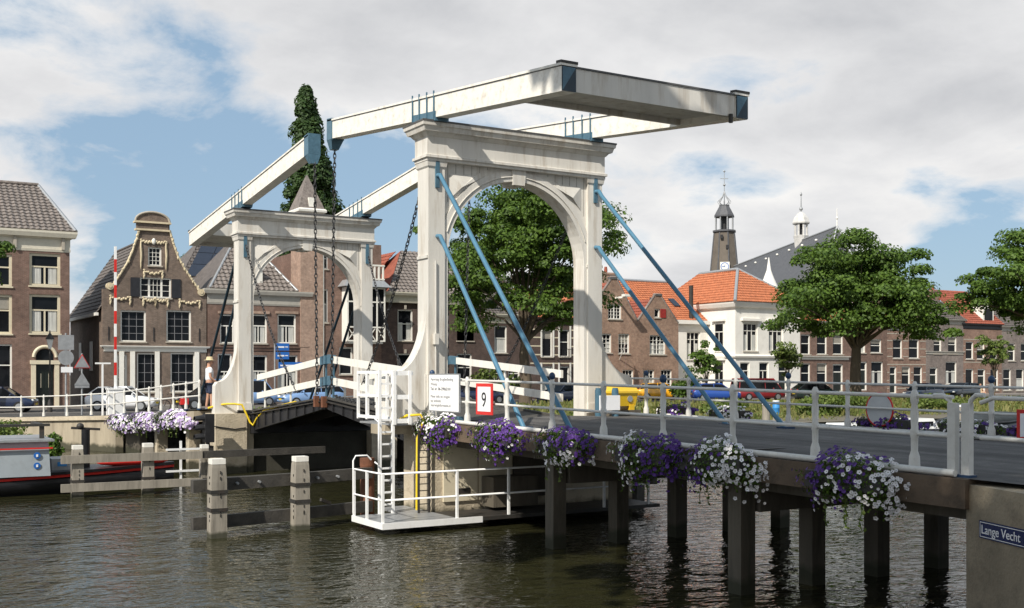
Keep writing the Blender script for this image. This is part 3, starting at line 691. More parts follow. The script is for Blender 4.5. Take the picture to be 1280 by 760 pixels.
chain('slack chain hanging from the near portal\'s right pillar in front of the big tree', sag((4.7, 24.0, 8.0), (4.45, 28.3, 2.8), .35))
chain('chain hanging level between the leaf and the near pier', sag((.3, 29.9, 2.75), (.3, 25.2, 2.7), .14))
# ---------------------------------------------------------------- leaves
def leaf(label, yh, zh, yt, zt):
    t = thing('bridge_leaf', label, 'bridge leaf', (2.4, yh, zh)); sg = 1 if yt > yh else -1
    zz_ = lambda y: zh+(y-yh)/(yt-yh)*(zt-zh)
    def blk(name, x0, x1, ya, yb, za, zb_, mat, zc=None):
        zc = za if zc is None else zc
        return MB().hexa([(x0, ya, zz_(ya)+za), (x1, ya, zz_(ya)+za), (x1, yb, zz_(yb)+zc), (x0, yb, zz_(yb)+zc), (x0, ya, zz_(ya)+zb_), (x1, ya, zz_(ya)+zb_), (x1, yb, zz_(yb)+zb_), (x0, yb, zz_(yb)+zb_)]).build(name, mat, t)
    n = 16
    for i in range(n):
        a = lerp(yh, yt, i/n); b = lerp(yh, yt, (i+.97)/n)
        blk('deck_plank', .42, 4.5, a, b, -.09, 0, MT['timberd'])
    for x in (.34, 4.44):
        blk('side_girder', x, x+.12, yh, yt-sg*.15, -.66, -.1, MT['black'], -.3)
        blk('girder_flange', x-.08, x+.18, yh, yt-sg*.1, -.095, -.06, MT['steeld'])
        for k in range(1, 9):
            y = lerp(yh, yt, k/9); blk('stiffener', x-.05, x, y, y+.03, -.3-.3*(1-k/9), -.1, MT['black'])
        blk('edge_strip', x-.06, x+.06, yh, yt, 0.0, .05, MT['timberd'])
    for x in (1.6, 3.2): blk('side_girder', x, x+.14, yh, yt-sg*.2, -.6, -.1, MT['black'], -.28)
    for x in (.42, 4.42):
        for za in (.42, 1.04): blk('parapet_plank', x, x+.07, yh+sg*.25, yt-sg*.08, za, za+.2, MT['white'])
        for za in (.40, 1.02): blk('parapet_tip', x-.02, x+.09, yt-sg*.45, yt-sg*.02, za, za+.25, MT['blue'])
        for f in (.12, .5, .96):
            y = lerp(yh, yt, f); blk('parapet_post', x+.075, x+.12, y, y+sg*.06, 0, 1.2, MT['white' if f < .8 else 'blue'])
    blk('hinge_drum', .3, 4.6, yh-sg*.1, yh+sg*.3, -.75, -.12, MT['black'])
    return t
leaf('near bridge leaf rising towards the middle, behind the white service ladder', 24.2, 2.2, 30.72, 2.66)
lf2 = leaf('far bridge leaf rising towards the middle, with the yellow hose on its edge', 37.4, 2.08, 30.82, 2.64)
for y in (30.5, 31.1): MB().box(.16, .30, y-.07, y+.07, 2.4, 2.72).build('chain_lug', MT['rust'], lf2)
tag(MB().path(sag((-1.0, 38.0, 2.2), (-.3, 37.35, 2.35), -.05, 4)+[(-.05, 37.3, 2.32), (.1, 37.25, 1.98), (.2, 37.2, 1.72), (.28, 37.1, 1.62), (.33, 36.9, 1.85), (.36, 36.2, 2.16), (.36, 34.5, 2.36), (.36, 33.2, 2.5)], .035, 6).build('hose', MT['yellow']), 'yellow hose looped over the far pier and along the bridge leaf', 'hose')
# ---------------------------------------------------------------- service platform and ladder
t = thing('service_platform', 'white steel service platform low over the water round the near pier', 'platform', (-1.1, 22, .1))
MB().box(-2.05, -.27, 21.35, 22.95, .2, .24).build('grating', MT['galv'], t); MB().box(-.95, -.27, 22.952, 24.1, .2, .24).build('grating', MT['galv'], t); MB().box(-.268, 5.2, 21.35, 22.6, .2, .238).build('grating', MT['steeld'], t)  # last grating, under the deck, is dark steel to paint in the shade
MB().box(-2.09, -2.05, 21.31, 22.95, .12, .25).build('toe_beam', MT['clean'], t)
MB().box(-2.05, .3, 21.31, 21.35, .12, .25).build('toe_beam', MT['clean'], t); MB().box(.3, 5.2, 21.31, 21.35, .16, .24).build('toe_beam', MT['steeld'], t)  # right length coloured dark for the deck's shade, same beam as the white one
PP = [(-2.05, 22.9), (-2.05, 22.2), (-2.05, 21.38), (-.3, 21.38), (1.0, 21.38), (2.3, 21.38), (3.6, 21.38), (4.9, 21.38)]
for x, y in PP: MB().box(x-.025, x+.025, y-.025, y+.025, .16, 1.28).build('post', MT['clean'], t)
for h in (.72, 1.27): MB().path([(-2.05, 22.9, h), (-2.05, 21.38, h), (4.9, 21.38, h)], .022, 6).build('rail', MT['clean'], t)
MB().path([(-2.05, 22.95, .3), (-2.05, 22.95, 1.45), (-1.97, 23.0, 1.55), (-1.7, 23.0, 1.55), (-1.6, 23.0, 1.45)], .018, 6).build('bent_handrail', MT['clean'], t)
t = thing('access_ladder', 'white access ladder with a gated cage on the camera side of the near pier', 'ladder', (-1.25, 22.95, .16))
for x in (-1.42, -1.1): MB().box(x-.03, x+.03, 22.9, 22.97, .16, 3.45).build('stile', MT['clean'], t)
for k in range(11): MB().box(-1.38, -1.14, 22.91, 22.96, .42+k*.27, .46+k*.27).build('rung', MT['clean'], t)
cg = MB(); 
for z in (2.36, 2.86, 3.40): MB().box(-1.13, -1.07, 22.98, 24.9, z-.035, z+.035).build('cage_rail', MT['clean'], t)
for y, wv in ((23.2, .05), (23.75, .05), (24.3, .09), (24.85, .05)): MB().box(-1.135, -1.075, y, y+wv, 2.3, 3.42).build('cage_post', MT['clean'], t)
for z in (2.3, 2.84, 3.38): MB().box(-1.06, -.62, 22.9, 22.97, z-.05, z+.05).build('gate_rail', MT['clean'], t)
for x in (-1.08, -.7): MB().box(x-.035, x+.04, 22.88, 22.9, 2.22, 3.44).build('gate_stile', MT['clean'], t)
MB().box(-1.1, -.27, 22.95, 24.8, 2.2, 2.24).build('landing', MT['galv'], t)
MB().path([(-1.55, 22.9, 1.4), (-1.55, 22.7, 1.35), (-1.55, 22.7, 2.3), (-1.55, 22.9, 2.36)], .02, 6).build('guard_hoop', MT['clean'], t)
tag(MB().path([(-.8, 23.2, 2.32), (-.75, 22.95, 2.42), (-.5, 22.75, 2.44), (-.4, 22.8, 2.3), (-.6, 22.72, 1.9), (-.62, 22.7, .3)], .03, 6).build('hose', MT['yellow']), 'yellow hose hanging down behind the white access ladder', 'hose')
t = thing('rung_ladder', 'dark rung ladder on the pier behind the yellow hose', 'ladder', (-.5, 22.7, .2))
for x in (-.62, -.36): MB().box(x-.02, x+.02, 22.58, 22.62, .16, 2.1).build('stile', MT['steeld'], t)
for k in range(12): MB().box(-.6, -.38, 22.585, 22.615, .28+k*.15, .3+k*.15).build('rung', MT['steeld'], t)
# ---------------------------------------------------------------- fenders
def strap_post(parent, x, y, h, w, zs):
    p = MB().loft([[(x-w*sx*f, y-w*sy*f, z) for sx, sy in ((1, 1), (-1, 1), (-1, -1), (1, -1))] for z, f in ((-1.4, 1), (h*.72, .97), (h*.9, .88), (h-.09, .82))]).build('post', MT['timber'], parent)
    f = w*.85; MB().box(x-f, x+f, y-f, y+f, h-.088, h+.02).build('cap', MT['white'], p)
    for z in zs: MB().box(x-w*1.1, x+w*1.1, y-w*1.12, y+w*1.12, z-.035, z+.035).build('strap', MT['steeld'], p)
    mb = MB(); r = random.Random(int(x*10))
    for k in range(7):
        z = r.uniform(.15, h-.3); mb.box(x-w*1.05, x-w*.9, y-w*.3, y-w*.2, z, z+.05); mb.box(x+w*.1, x+w*.2, y-w*1.06, y-w*.9, z+.1, z+.16)
    mb.build('bolts', MT['steeld'], p)
t = thing('timber_fender', 'near timber fender of two thick white capped posts and dark beams', 'fender', (-4.1, 23, 0))
strap_post(t, -5.1, 22.85, 1.60, .165, (.58, .95)); strap_post(t, -3.2, 23.15, 1.56, .165, (.62, .98))
for z in (1.07, .3):
    b_ = MB().bar((-5.55, 23.08, z-.02), (-3.3, 23.4, z), .14, .26).build('waling', MT['timberd'], t)
    MB().bar((-3.3, 23.4, z), (-1.25, 23.8, z+.02), .14, .25).build('waling', MT['timberd'], t)
for x in (-4.6, -4.1, -2.7, -2.2): MB().cyl((x, 23.0+(x+5.5)*.16, 1.07), (x, 22.9+(x+5.5)*.16, 1.07), .03, n=6).build('bolt', MT['galv'], t)
MB().bar((-2.75, 23.1, .62), (-2.45, 23.3, .5), .05, .07).build('cleat', MT['steeld'], t)
t = thing('timber_fender', 'far weathered timber fender in front of the moored barge', 'fender', (-4.3, 32.3, 0))
for x in (-6.2, -4.33): strap_post(t, x, 32.25, 1.4, .15, (.45, ))
strap_post(t, -2.7, 32.4, 1.3, .12, ())
for z in (1.05, .28):
    MB().box(-6.65, -2.85, 32.02, 32.1, z-.11, z+.11).build('waling', MT['timber'], t)
    MB().bar((-2.85, 32.1, z), (1.0, 32.4, z), .1, .2).build('waling', MT['timberd'], t)
tag(MB().cyl((-1.28, 23.95, -1), (-1.28, 23.95, 1.24), .165, n=14).cyl((-1.28, 23.95, 1.24), (-1.28, 23.95, 1.42), .172, n=14).build('mooring_pile', MT['rust']), 'thick rust topped steel pile beside the service platform', 'pile')
t = thing('channel_marker', 'white H shaped marker frame beside the far fender', 'marker', (-2.9, 34, 0))
for x in (-2.95,): MB().box(x-.03, x+.03, 34, 34.06, -.5, 1.35).build('post', MT['clean'], t)
for z in (.45, 1.1): MB().box(-3.4, -2.2, 33.95, 33.99, z-.03, z+.03).build('bar', MT['clean'], t)
HS = {
  'h1': {'win': [(-1.44, 0.41, 9.0, 11.07, 'T'), (-1.44, 0.41, 5.96, 8.46, 'Tc'), (-4.19, -2.45, 8.88, 10.91, 'T'), (-4.19, -2.45, 5.9, 8.36, 'T'), (-4.19, -2.45, 2.35, 5.25, 's')]},
  'h2': {'out': [(3.0, 0.9), (9.82, 0.9), (9.82, 9.0), (9.33, 8.99), (9.16, 9.36), (8.73, 9.94), (8.3, 10.58), (7.87, 11.37), (7.55, 12.27), (7.33, 13.07), (7.33, 13.45), (5.34, 13.31), (5.34, 12.94), (5.13, 12.28), (4.87, 11.47), (4.52, 10.66), (4.11, 9.95), (3.65, 9.25), (3.6, 8.98), (3.0, 8.96)], 'win': [(5.91, 6.8, 10.64, 11.88, 'g34w'), (5.39, 7.44, 8.5, 9.84, 'm3'), (4.13, 5.78, 5.53, 7.6, 'g34'), (7.12, 8.78, 5.57, 7.69, 'g34'), (5.18, 6.7, 2.17, 4.79, 'g34'), (7.39, 9.06, 2.16, 4.82, 'g34'), (3.9, 4.57, 1.39, 4.67, 'door')]},
  'h3': {'out': [(9.9, 0.9), (17.15, 0.9), (17.15, 9.2), (9.9, 9.2)], 'win': [(10.76, 11.77, 5.51, 7.51, 's2'), (12.91, 14.12, 5.54, 7.57, 's2c'), (14.88, 16.25, 5.57, 7.63, 's2c'), (10.6, 11.6, 1.58, 4.79, 's2'), (12.91, 14.12, 1.83, 4.7, 's2c'), (14.88, 16.37, 1.81, 4.72, 's2c')]},
  'h4': {'out': [(17.15, 0.9), (22.9, 0.9), (22.9, 12.5), (17.15, 12.5)], 'win': [(17.52, 17.94, 10.98, 12.37, 's'), (18.19, 18.68, 11.01, 12.41, 's'), (17.52, 18.68, 7.12, 9.55, 's'), (17.82, 18.37, 4.91, 5.78, 'p'), (17.52, 18.19, 1.15, 4.39, 'door'), (19.55, 20.62, 3.35, 5.34, 'p')]},
  'h5': {'out': [(22.9, 0.9), (32.0, 0.9), (32.0, 8.3), (22.9, 8.3)], 'win': [(24.24, 25.51, 5.89, 8.25, 's'), (29.29, 30.78, 5.97, 8.34, 's'), (24.24, 25.51, 2.62, 4.92, 's'), (26.86, 28.24, 5.93, 8.26, 's'), (29.29, 30.63, 2.6, 4.97, 's')]},
  'h6': {'out': [(32.0, 0.9), (36.0, 0.9), (36.0, 7.6), (32.0, 7.6)], 'win': [(32.66, 33.83, 5.06, 7.22, 'sw'), (32.22, 33.24, 2.59, 3.98, 's2'), (33.91, 35.03, 2.58, 3.99, 's2')]},
  'h7': {'out': [(36.0, 0.9), (42.0, 0.9), (42.0, 7.5), (36.0, 7.5)], 'win': [(37.08, 38.16, 4.78, 7.0, 'p'), (38.79, 39.82, 4.8, 7.03, 's'), (40.37, 41.34, 4.81, 7.06, 's'), (37.08, 38.16, 1.92, 4.0, 'p'), (38.79, 39.82, 1.9, 4.01, 'p')]},
  'h8': {'out': [(42.0, 0.9), (46.9, 0.9), (46.82, 7.87), (44.62, 11.34), (44.62, 11.54), (44.04, 11.51), (44.04, 11.31), (42.06, 8.89), (42.0, 8.5)], 'win': [(43.71, 45.12, 8.02, 9.3, 'gw2'), (42.8, 44.08, 5.17, 6.78, 'gw'), (44.79, 45.97, 5.12, 6.82, 'gw'), (45.21, 46.39, 2.12, 3.76, 'gw'), (43.05, 44.12, 2.14, 3.75, 'gw')]},
  'h9': {'out': [(46.9, 0.9), (51.3, 0.9), (51.29, 7.77), (49.34, 10.08), (49.34, 10.22), (48.64, 10.2), (48.64, 10.06), (46.82, 7.87)], 'win': [(48.12, 49.87, 5.08, 6.75, 'gw2'), (47.42, 48.64, 2.11, 3.76, 'gw'), (49.34, 50.58, 2.1, 3.77, 'gw'), (48.64, 49.25, 8.27, 9.03, 'p')]},
  'h10': {'win': [(58.86, 60.62, 5.47, 8.04, 'c3w'), (62.01, 63.83, 5.51, 8.04, 'c3w'), (58.47, 59.64, 2.55, 4.44, 's2w'), (60.82, 62.01, 2.54, 4.46, 's2w'), (63.22, 64.34, 1.56, 4.47, 'door')]},
  'h11': {'out': [(66.0, 0.9), (72.6, 0.9), (72.6, 8.3), (66.0, 8.3)], 'win': [(66.1, 67.36, 5.25, 7.14, 'sw'), (68.21, 69.6, 5.27, 7.18, 'sw'), (70.36, 71.78, 5.29, 7.22, 'sw'), (66.1, 67.36, 2.36, 4.41, 'sw'), (68.21, 69.6, 2.35, 4.42, 'sw'), (70.36, 71.78, 1.65, 4.36, 'door')]},
  'h12': {'out': [(72.6, 0.9), (78.0, 0.9), (78.0, 8.5), (72.6, 8.5)], 'win': [(73.89, 74.91, 5.47, 6.81, 'sw'), (75.59, 77.2, 5.49, 6.84, 'sw'), (74.01, 75.14, 1.78, 4.61, 'door'), (75.71, 77.43, 2.4, 4.62, 'sw')]},
  'h13': {'out': [(78.0, 0.9), (83.8, 0.9), (83.8, 8.2), (78.0, 8.2)], 'win': [(78.84, 80.26, 4.96, 6.89, 'sw'), (81.21, 82.79, 4.98, 6.93, 'sw'), (78.37, 79.42, 1.42, 4.15, 'door'), (80.14, 81.45, 2.3, 4.16, 'sw'), (81.94, 83.27, 2.29, 4.17, 'sw')]},
  'h14': {'out': [(83.8, 0.9), (89.7, 0.9), (89.7, 9.0), (83.8, 9.0)], 'win': [(85.0, 86.25, 5.5, 7.24, 'sw'), (87.26, 88.67, 5.52, 7.28, 'sw'), (84.38, 85.63, 1.37, 4.09, 'door'), (86.88, 88.67, 2.35, 4.69, 'sw')]},
  'h15': {'out': [(89.7, 0.9), (96.1, 0.9), (96.1, 8.6), (89.7, 8.6)], 'win': [(90.09, 91.4, 4.96, 6.82, 'sw'), (91.92, 93.25, 4.97, 6.85, 'sw'), (94.06, 95.41, 4.99, 6.88, 'sw'), (90.09, 91.4, 1.66, 3.94, 'p'), (92.05, 93.38, 1.3, 3.95, 'door'), (94.19, 95.55, 1.63, 3.95, 'sw')]},
  'h16': {'out': [(96.1, 0.9), (106, 0.9), (106, 8.5), (96.1, 8.5)], 'win': [(97.19, 98.44, 4.83, 6.75, 'sw'), (99.42, 100.7, 4.85, 6.78, 'sw'), (96.37, 97.75, 1.61, 3.96, 'sw'), (98.58, 99.99, 1.59, 3.96, 'sw')]},
}
FY = 76.7
# ---------------------------------------------------------------- window kit
WCACHE = {}
def frame_meshes(wd, ht, st, var=0):
    key = (round(wd, 2), round(ht, 2), st, var)
    if key in WCACHE: return WCACHE[key]
    wd, ht = key[:2]
    mf = MT['cream'] if st[0] == 'T' else MT['wframe']
    th = .16 if st[0] == 'T' else .10
    if st == 'door': th = .13
    f = MB(); y0, y1 = -.03, .10
    f.box(0, th, y0, y1, 0, ht).box(wd-th, wd, y0, y1, 0, ht).box(th, wd-th, y0+.002, y1, 0, th*.8).box(th, wd-th, y0+.002, y1, ht-th, ht)
    iw, ih = wd-2*th, ht-1.8*th; zb = th*.8
    def vbar(u, z0=0, z1=1, b=.05): f.box(th+iw*u-b/2, th+iw*u+b/2, .03, .095, zb+ih*z0, zb+ih*z1)
    def hbar(v, b=.06, u0=0, u1=1): f.box(th+iw*u0, th+iw*u1, .025, .09, zb+ih*v-b/2, zb+ih*v+b/2)
    if st[0] == 'T': hbar(.62, .09); vbar(.5, 0, .62, .1)
    elif st in ('g34', 'g34w'):
        if st == 'g34w':
            for u in (1/3, 2/3): vbar(u, b=.03)
            for v in (.25, .5, .75): hbar(v, .03)
    elif st == 'm3':
        vbar(.28, b=.13); vbar(.72, b=.13); 
        for u in (.43, .57): vbar(u, b=.025)
        for v in (.33, .66): hbar(v, .03)
    elif st in ('s', 'sw', 'p'):
        if st != 'p': hbar(.55, .07)
    elif st in ('s2', 's2c', 's2w'): hbar(.62, .08); vbar(.5, 0, .62, .06)
    elif st == 'c3w': vbar(.33, b=.07); vbar(.67, b=.07); hbar(.75, .06)
    elif st in ('gw', 'gw2'):
        n = 4 if st == 'gw2' else 3
        for k in range(1, n): vbar(k/n, b=.10 if (st == 'gw2' and k == 2) else .035)
        for v in (.25, .5, .75): hbar(v, .035)
    if st == 'door':
        hbar(.74, .1); 
        p = MB().box(th, wd-th, .07, .1, zb, zb+ih*.74)
        for u in (.08, .56):
            for v0, v1 in ((.04, .3), (.36, .70)): p.box(th+iw*u, th+iw*(u+.36), .055, .07, zb+ih*v0, zb+ih*v1)
        p2 = MB().box(th, wd-th, .08, .1, zb+ih*.74, zb+ih)
        r = (f.mesh('frame', mf), [('door_leaf', p.mesh('door_leaf', MT['door'])), ('pane', p2.mesh('pane', MT['glass']))], None)
    else:
        p = MB().box(th, wd-th, .075, .1, zb, zb+ih)
        ex = [('pane', p.mesh('pane', MT['glass']))]
        if st == 'g34':
            g_ = MB()
            for u in (1/3, 2/3): g_.box(th+iw*u-.015, th+iw*u+.015, .05, .074, zb, zb+ih)
            for v in (.25, .5, .75): g_.box(th, wd-th, .052, .074, zb+ih*v-.015, zb+ih*v+.015)
            ex.append(('glazing_bars', g_.mesh('glazing_bars', MT['greyink'])))
        if var == 2:
            ex.append(('blind', MB().box(th+.01, wd-th-.01, .062, .074, zb+ih*rnd.uniform(.5, .75), zb+ih-.01).mesh('blind', MT['curt2'])))
        if var == 3:
            ex.append(('net_curtain', MB().box(th+.01, wd-th-.01, .062, .074, zb+.02, zb+ih*rnd.uniform(.35, .55)).mesh('net_curtain', MT['curt'])))
        if st.endswith('c') or var == 1 or (st == 'c3w'):
            cm = MB()
            for u0, u1 in ((.03, .36), (.64, .97)):
                for k in range(5):
                    a = th+iw*(u0+(u1-u0)*k/5); b = th+iw*(u0+(u1-u0)*(k+1)/5)
                    cm.add([(a, .066+.006*(k % 2), zb+.02), (b, .066+.006*((k+1) % 2), zb+.02), (b, .066+.006*((k+1) % 2), zb+ih*.60), (a, .066+.006*(k % 2), zb+ih*.60)], [(0, 1, 2, 3)])
            ex.append(('curtain', cm.mesh('curtain', MT['curt'])))
        s = MB().box(-.06, wd+.06, -.20, .0, -.09, 0).mesh('sill', MT['cream'] if st[0] == 'T' else MT['stone2'])
        r = (f.mesh('frame', mf), ex, s)
    WCACHE[key] = r
    return r
MT['curt2'] = M('blind_cloth', (0.30, 0.28, 0.24), 0.9, 0.15, 5)
MT['stone2'] = M('sill_stone', (0.40, 0.36, 0.30), 0.8, 0.15, 3)
def window(parent, x0, x1, z0, z1, st, y=FY):
    f, ex, s = frame_meshes(x1-x0, z1-z0, st, rnd.choice((0, 0, 1, 2, 3)) if st in ('s', 'sw', 's2', 'gw', 'gw2', 'p', 'T') else 0)
    o = link('door' if st == 'door' else 'window', f, parent, (x0, y+.12, z0))
    for nm, me in ex: link(nm, me, o, (x0, y+.12, z0))
    if s: link('sill', s, o, (x0, y+.12, z0))
    return o
def tiles(name, parent, mat, eL, eR, rR, rL, tw=.3, th=.36, amp=.045, lift=.05):
    eL, eR, rR, rL = map(Vector, (eL, eR, rR, rL))
    ln = ((rL+rR)/2-(eL+eR)/2).length; rows = max(3, int(ln/th)); wdt = max((eR-eL).length, (rR-rL).length)
    cols = max(3, int(wdt/tw)); nrm = (eR-eL if (eR-eL).length > .1 else rR-rL).cross(rL-eL if (rL-eL).length > .1 else rR-eR).normalized()
    if nrm.z < 0: nrm = -nrm
    mb = MB(); base = eL; ud = (eR-eL).normalized()
    for r in range(rows):
        t0, t1 = r/rows, (r+1)/rows
        a0, b0, a1, b1 = eL.lerp(rL, t0), eR.lerp(rR, t0), eL.lerp(rL, t1), eR.lerp(rR, t1)
        w0 = (b0-a0).length; w1 = (b1-a1).length
        s0 = (a0-base).dot(ud); s1 = (a1-base).dot(ud)
        k0 = int(min(s0, s1)/tw*2)-1; k1 = int(max(s0+w0, s1+w1)/tw*2)+1
        vs = []; m = 0
        for k in range(k0, k1+1):
            x = k*tw/2; h = amp if k % 2 else 0
            x0 = min(max(x, s0), s0+w0); x1 = min(max(x, s1), s1+w1)
            vs.append(a0+ud*(x0-s0)+nrm*(h+lift)); vs.append(a1+ud*(x1-s1)+nrm*h); vs.append(a0+ud*(x0-s0)+nrm*(h*0.2-.02)); m += 1
        fs = []
        for i in range(m-1): fs += [(3*i, 3*i+3, 3*i+4, 3*i+1), (3*i+2, 3*i+5, 3*i+3, 3*i)]
        mb.add(vs, fs)
    return tag(mb.build(name, mat, parent), kind='stuff')
def ridge(parent, pts, r=.11, mat=None): return MB().path(pts, r, 6).build('ridge', mat or MT['lead'], parent)
def arch_hole(x0, x1, z0, zs, n=12):
    cx, r = (x0+x1)/2, (x1-x0)/2
    return [(x0, z0), (x1, z0)]+[(cx+r*math.cos(math.pi*i/n), zs+r*math.sin(math.pi*i/n)) for i in range(n+1)]
def rect(q): return [(q[0], q[2]), (q[1], q[2]), (q[1], q[3]), (q[0], q[3])]
def house(key, label, cat, mat, depth, eave, out=None, wins=None, holes=(), y=FY, back_x=None, grp=None):
    out = out or HS[key]['out']; wins = HS[key]['win'] if wins is None else wins
    x0 = min(p[0] for p in out); x1 = max(p[0] for p in out)
    t = thing('brick_house' if 'white' not in label[:12] else 'plaster_house', label, cat, ((x0+x1)/2, y, 1.3), grp)
    mb = MB().plate(out, [rect(q) for q in wins]+list(holes), y, y+.3)
    bx0, bx1 = back_x or (x0, x1)
    mb.box(bx0+.003, bx1-.003, y+.295, y+depth, .9, eave)
    mb.build('wall', mat, t)
    for q in wins: window(t, q[0], q[1], q[2], q[3], q[4], y)
    return t
def chimney(t, x, y, z0, z1, w=.5, mat='bk_red'):
    c = MB().box(x-w, x+w, y-w*.7, y+w*.7, z0, z1).box(x-w-.06, x+w+.06, y-w*.7-.06, y+w*.7+.06, z1-.18, z1-.05).build('chimney', MT[mat], t)
    MB().lathe([(.14, z1), (.16, z1+.25), (.12, z1+.55)], (x, y, 0), 8).build('chimney_pot', MT['tile_red'], c)
def bands(t, x0, x1, zs, wins, mat, h=.1, out=.014):
    for z in zs:
        cuts = sorted((q[0]-.08, q[1]+.08) for q in wins if q[2]-.12 < z+h and q[3] > z)
        x = x0
        for a, b in cuts+[(x1, x1)]:
            if a-x > .06: MB().box(x, min(a, x1), FY-out, FY-.002, z, z+h).build('stone_band', mat, t)
            x = max(x, b)
SC = M('cornice_paint', (0.62, 0.58, 0.48), 0.5, 0.06, 2, dirt=(0.3, 0.27, 0.22), dirtamt=0.3)
SG = M('cornice_grey', (0.40, 0.38, 0.34), 0.6, 0.08, 2, dirt=(0.2, 0.18, 0.15), dirtamt=0.3)
def cornice(t, x0, x1, z0, z1, d=.3, mat=None, y=FY, name='cornice'):
    h = z1-z0
    return MB().loft([[(x0-o, y-o, z), (x1+o, y-o, z), (x1+o, y+.2, z), (x0-o, y+.2, z)] for z, o in
        ((z0, .03), (z0+h*.12, .06), (z0+h*.12, .03), (z0+h*.62, .03), (z0+h*.7, d*.5), (z0+h*.7, d*.8), (z1-h*.1, d), (z1, d))]).build(name, mat or SC, t)
# ---- large left corner house
wl = HS['h1']['win']
dx0, dx1, zsp = -1.05, .02, 4.45
h = house('h1', 'tall mauve brick corner house at the left edge with an arched front door', 'house', MT['bk_mauve'], 9, 12.0,
          out=[(-9, .9), (.97, .9), (.97, 11.75), (-9, 11.75)], wins=wl, holes=[arch_hole(dx0, dx1, 1.35, zsp)])
cornice(h, -9, .97, 11.2, 12.5, .42)
for x in (-7, -4.5, -2.3, .55): MB().box(x-.09, x+.09, FY-.2, FY-.04, 11.35, 12.2).build('bracket', MT['stone2'], h)
tiles('roof', h, MT['tile_grey'], (-9, FY-.35, 12.5), (1.3, FY-.35, 12.5), (-.2, 81.7, 16.1), (-9, 81.7, 16.1), .36, .42, .07, .06)
MB().add([(1.3, FY-.35, 12.45), (1.3, 85.7, 12.45), (-.2, 81.7, 16.05)], [(0, 1, 2)]).build('roof_side', MT['tile_grey'], h)
ridge(h, [(1.3, FY-.35, 12.55), (-.2, 81.7, 16.15)], .12, MT['galv']); ridge(h, [(-9, 81.7, 16.2), (-.2, 81.7, 16.2)], .13, MT['tile_grey'])
dr = MB().box(dx0+.02, dx1-.02, FY+.1, FY+.16, 1.35, 4.1)
for u in (.12, .56):
    for z0, z1 in ((1.6, 2.3), (2.45, 3.6)): dr.box(dx0+u*1.07, dx0+(u+.32)*1.07, FY+.075, FY+.1, z0, z1)
dr = dr.build('door', MT['door'], h)
MB().plate(arch_hole(dx0+.02, dx1-.02, 4.12, zsp), [], FY+.12, FY+.16).build('fanlight', MT['glass'], dr)
fr_ = MB()
for x in (dx0-.3, dx1+.02): fr_.box(x, x+.28, FY-.12, FY+.1, 1.3, 4.0)
fr_.box(dx0-.36, dx1+.36, FY-.16, FY+.1, 4.0, 4.25)
fr_.build('door_surround', MT['cream'], dr)
ring = arch_hole(dx0-.14, dx1+.14, 4.26, zsp)[2:]
MB().path([(x, FY-.03, z) for x, z in ring], .11, 6).build('arch_moulding', MT['cream'], dr)
for x in (-.78, -.3): MB().box(x, x+.05, FY+.06, FY+.075, 2.5, 3.4).build('door_grille', MT['cream'], dr)
lw = [(x, x+1.9, z, z+2.1, 's') for x in (-18.2, -14.9, -11.8) for z in (2.4, 6.0, 9.0)]
h = house('', 'tall brick neighbour left of the corner house, beyond the picture edge', 'house', MT['bk_red'], 9, 11.2, out=[(-20, .9), (-9.02, .9), (-9.02, 11.3), (-20, 11.3)], wins=lw)
cornice(h, -20, -9.05, 11.2, 11.9, .3)
tiles('roof', h, MT['tile_dark'], (-20.2, FY-.3, 11.9), (-9.0, FY-.3, 11.9), (-9.0, 81.7, 15.2), (-20.2, 81.7, 15.2), .36, .42, .06, .05)
# ---- neck gable house
h = house('h2', 'brown brick neck gable house with carved garlands, shutters and a rounded pediment', 'house', MT['bk_grey'], 12, 7.6, back_x=(3.0, 9.82))
nx0, nx1, nz = 5.2, 7.2, 12.95
MB().box(nx0-.12, nx1+.12, FY-.14, FY+.32, nz, nz+.12).build('neck_band', MT['stone'], h)
MB().box(nx0-.02, nx1+.02, FY-.08, FY+.28, nz+.12, 13.45).build('neck_frieze', MT['bk_grey'], h)
MB().box(nx0-.2, nx1+.2, FY-.2, FY+.34, 13.45, 13.57).build('pediment_base', MT['stone'], h)
pc = [((nx0+nx1)/2+1.12*math.cos(math.pi*i/14), 13.57+.62*math.sin(math.pi*i/14)) for i in range(15)]
MB().plate(pc, [], FY-.02, FY+.3).build('pediment', MT['bk_grey'], h)
MB().path([(x*1.0, FY-.05, z+.02) for x, z in pc], .075, 6).build('pediment_rim', MT['stone2'], h)
out = HS['h2']['out']
for seg, s in ((out[3:10], 1), (out[12:19], -1)):
    mb = MB(); pts = [Vector((x, FY-.04, z)) for x, z in seg]
    mb.path(pts, .075, 5)
    for a, b in zip(pts, pts[1:]):
        for k in range(3):
            p = a.lerp(b, (k+rnd.uniform(.3, .7))/3); mb.ell((p.x+rnd.uniform(-.06, .06), FY-.06, p.z), (rnd.uniform(.06, .10), .07, rnd.uniform(.09, .16)), 6, 4)
    mb.build('carved_edge', MT['stone'], h)
for x, z in ((3.45, 9.15), (9.45, 8.95)): MB().cyl((x, FY-.12, z), (x, FY+.2, z), .24, n=12).cyl((x, FY-.16, z), (x, FY-.12, z), .12, n=8).build('volute', MT['stone'], h)
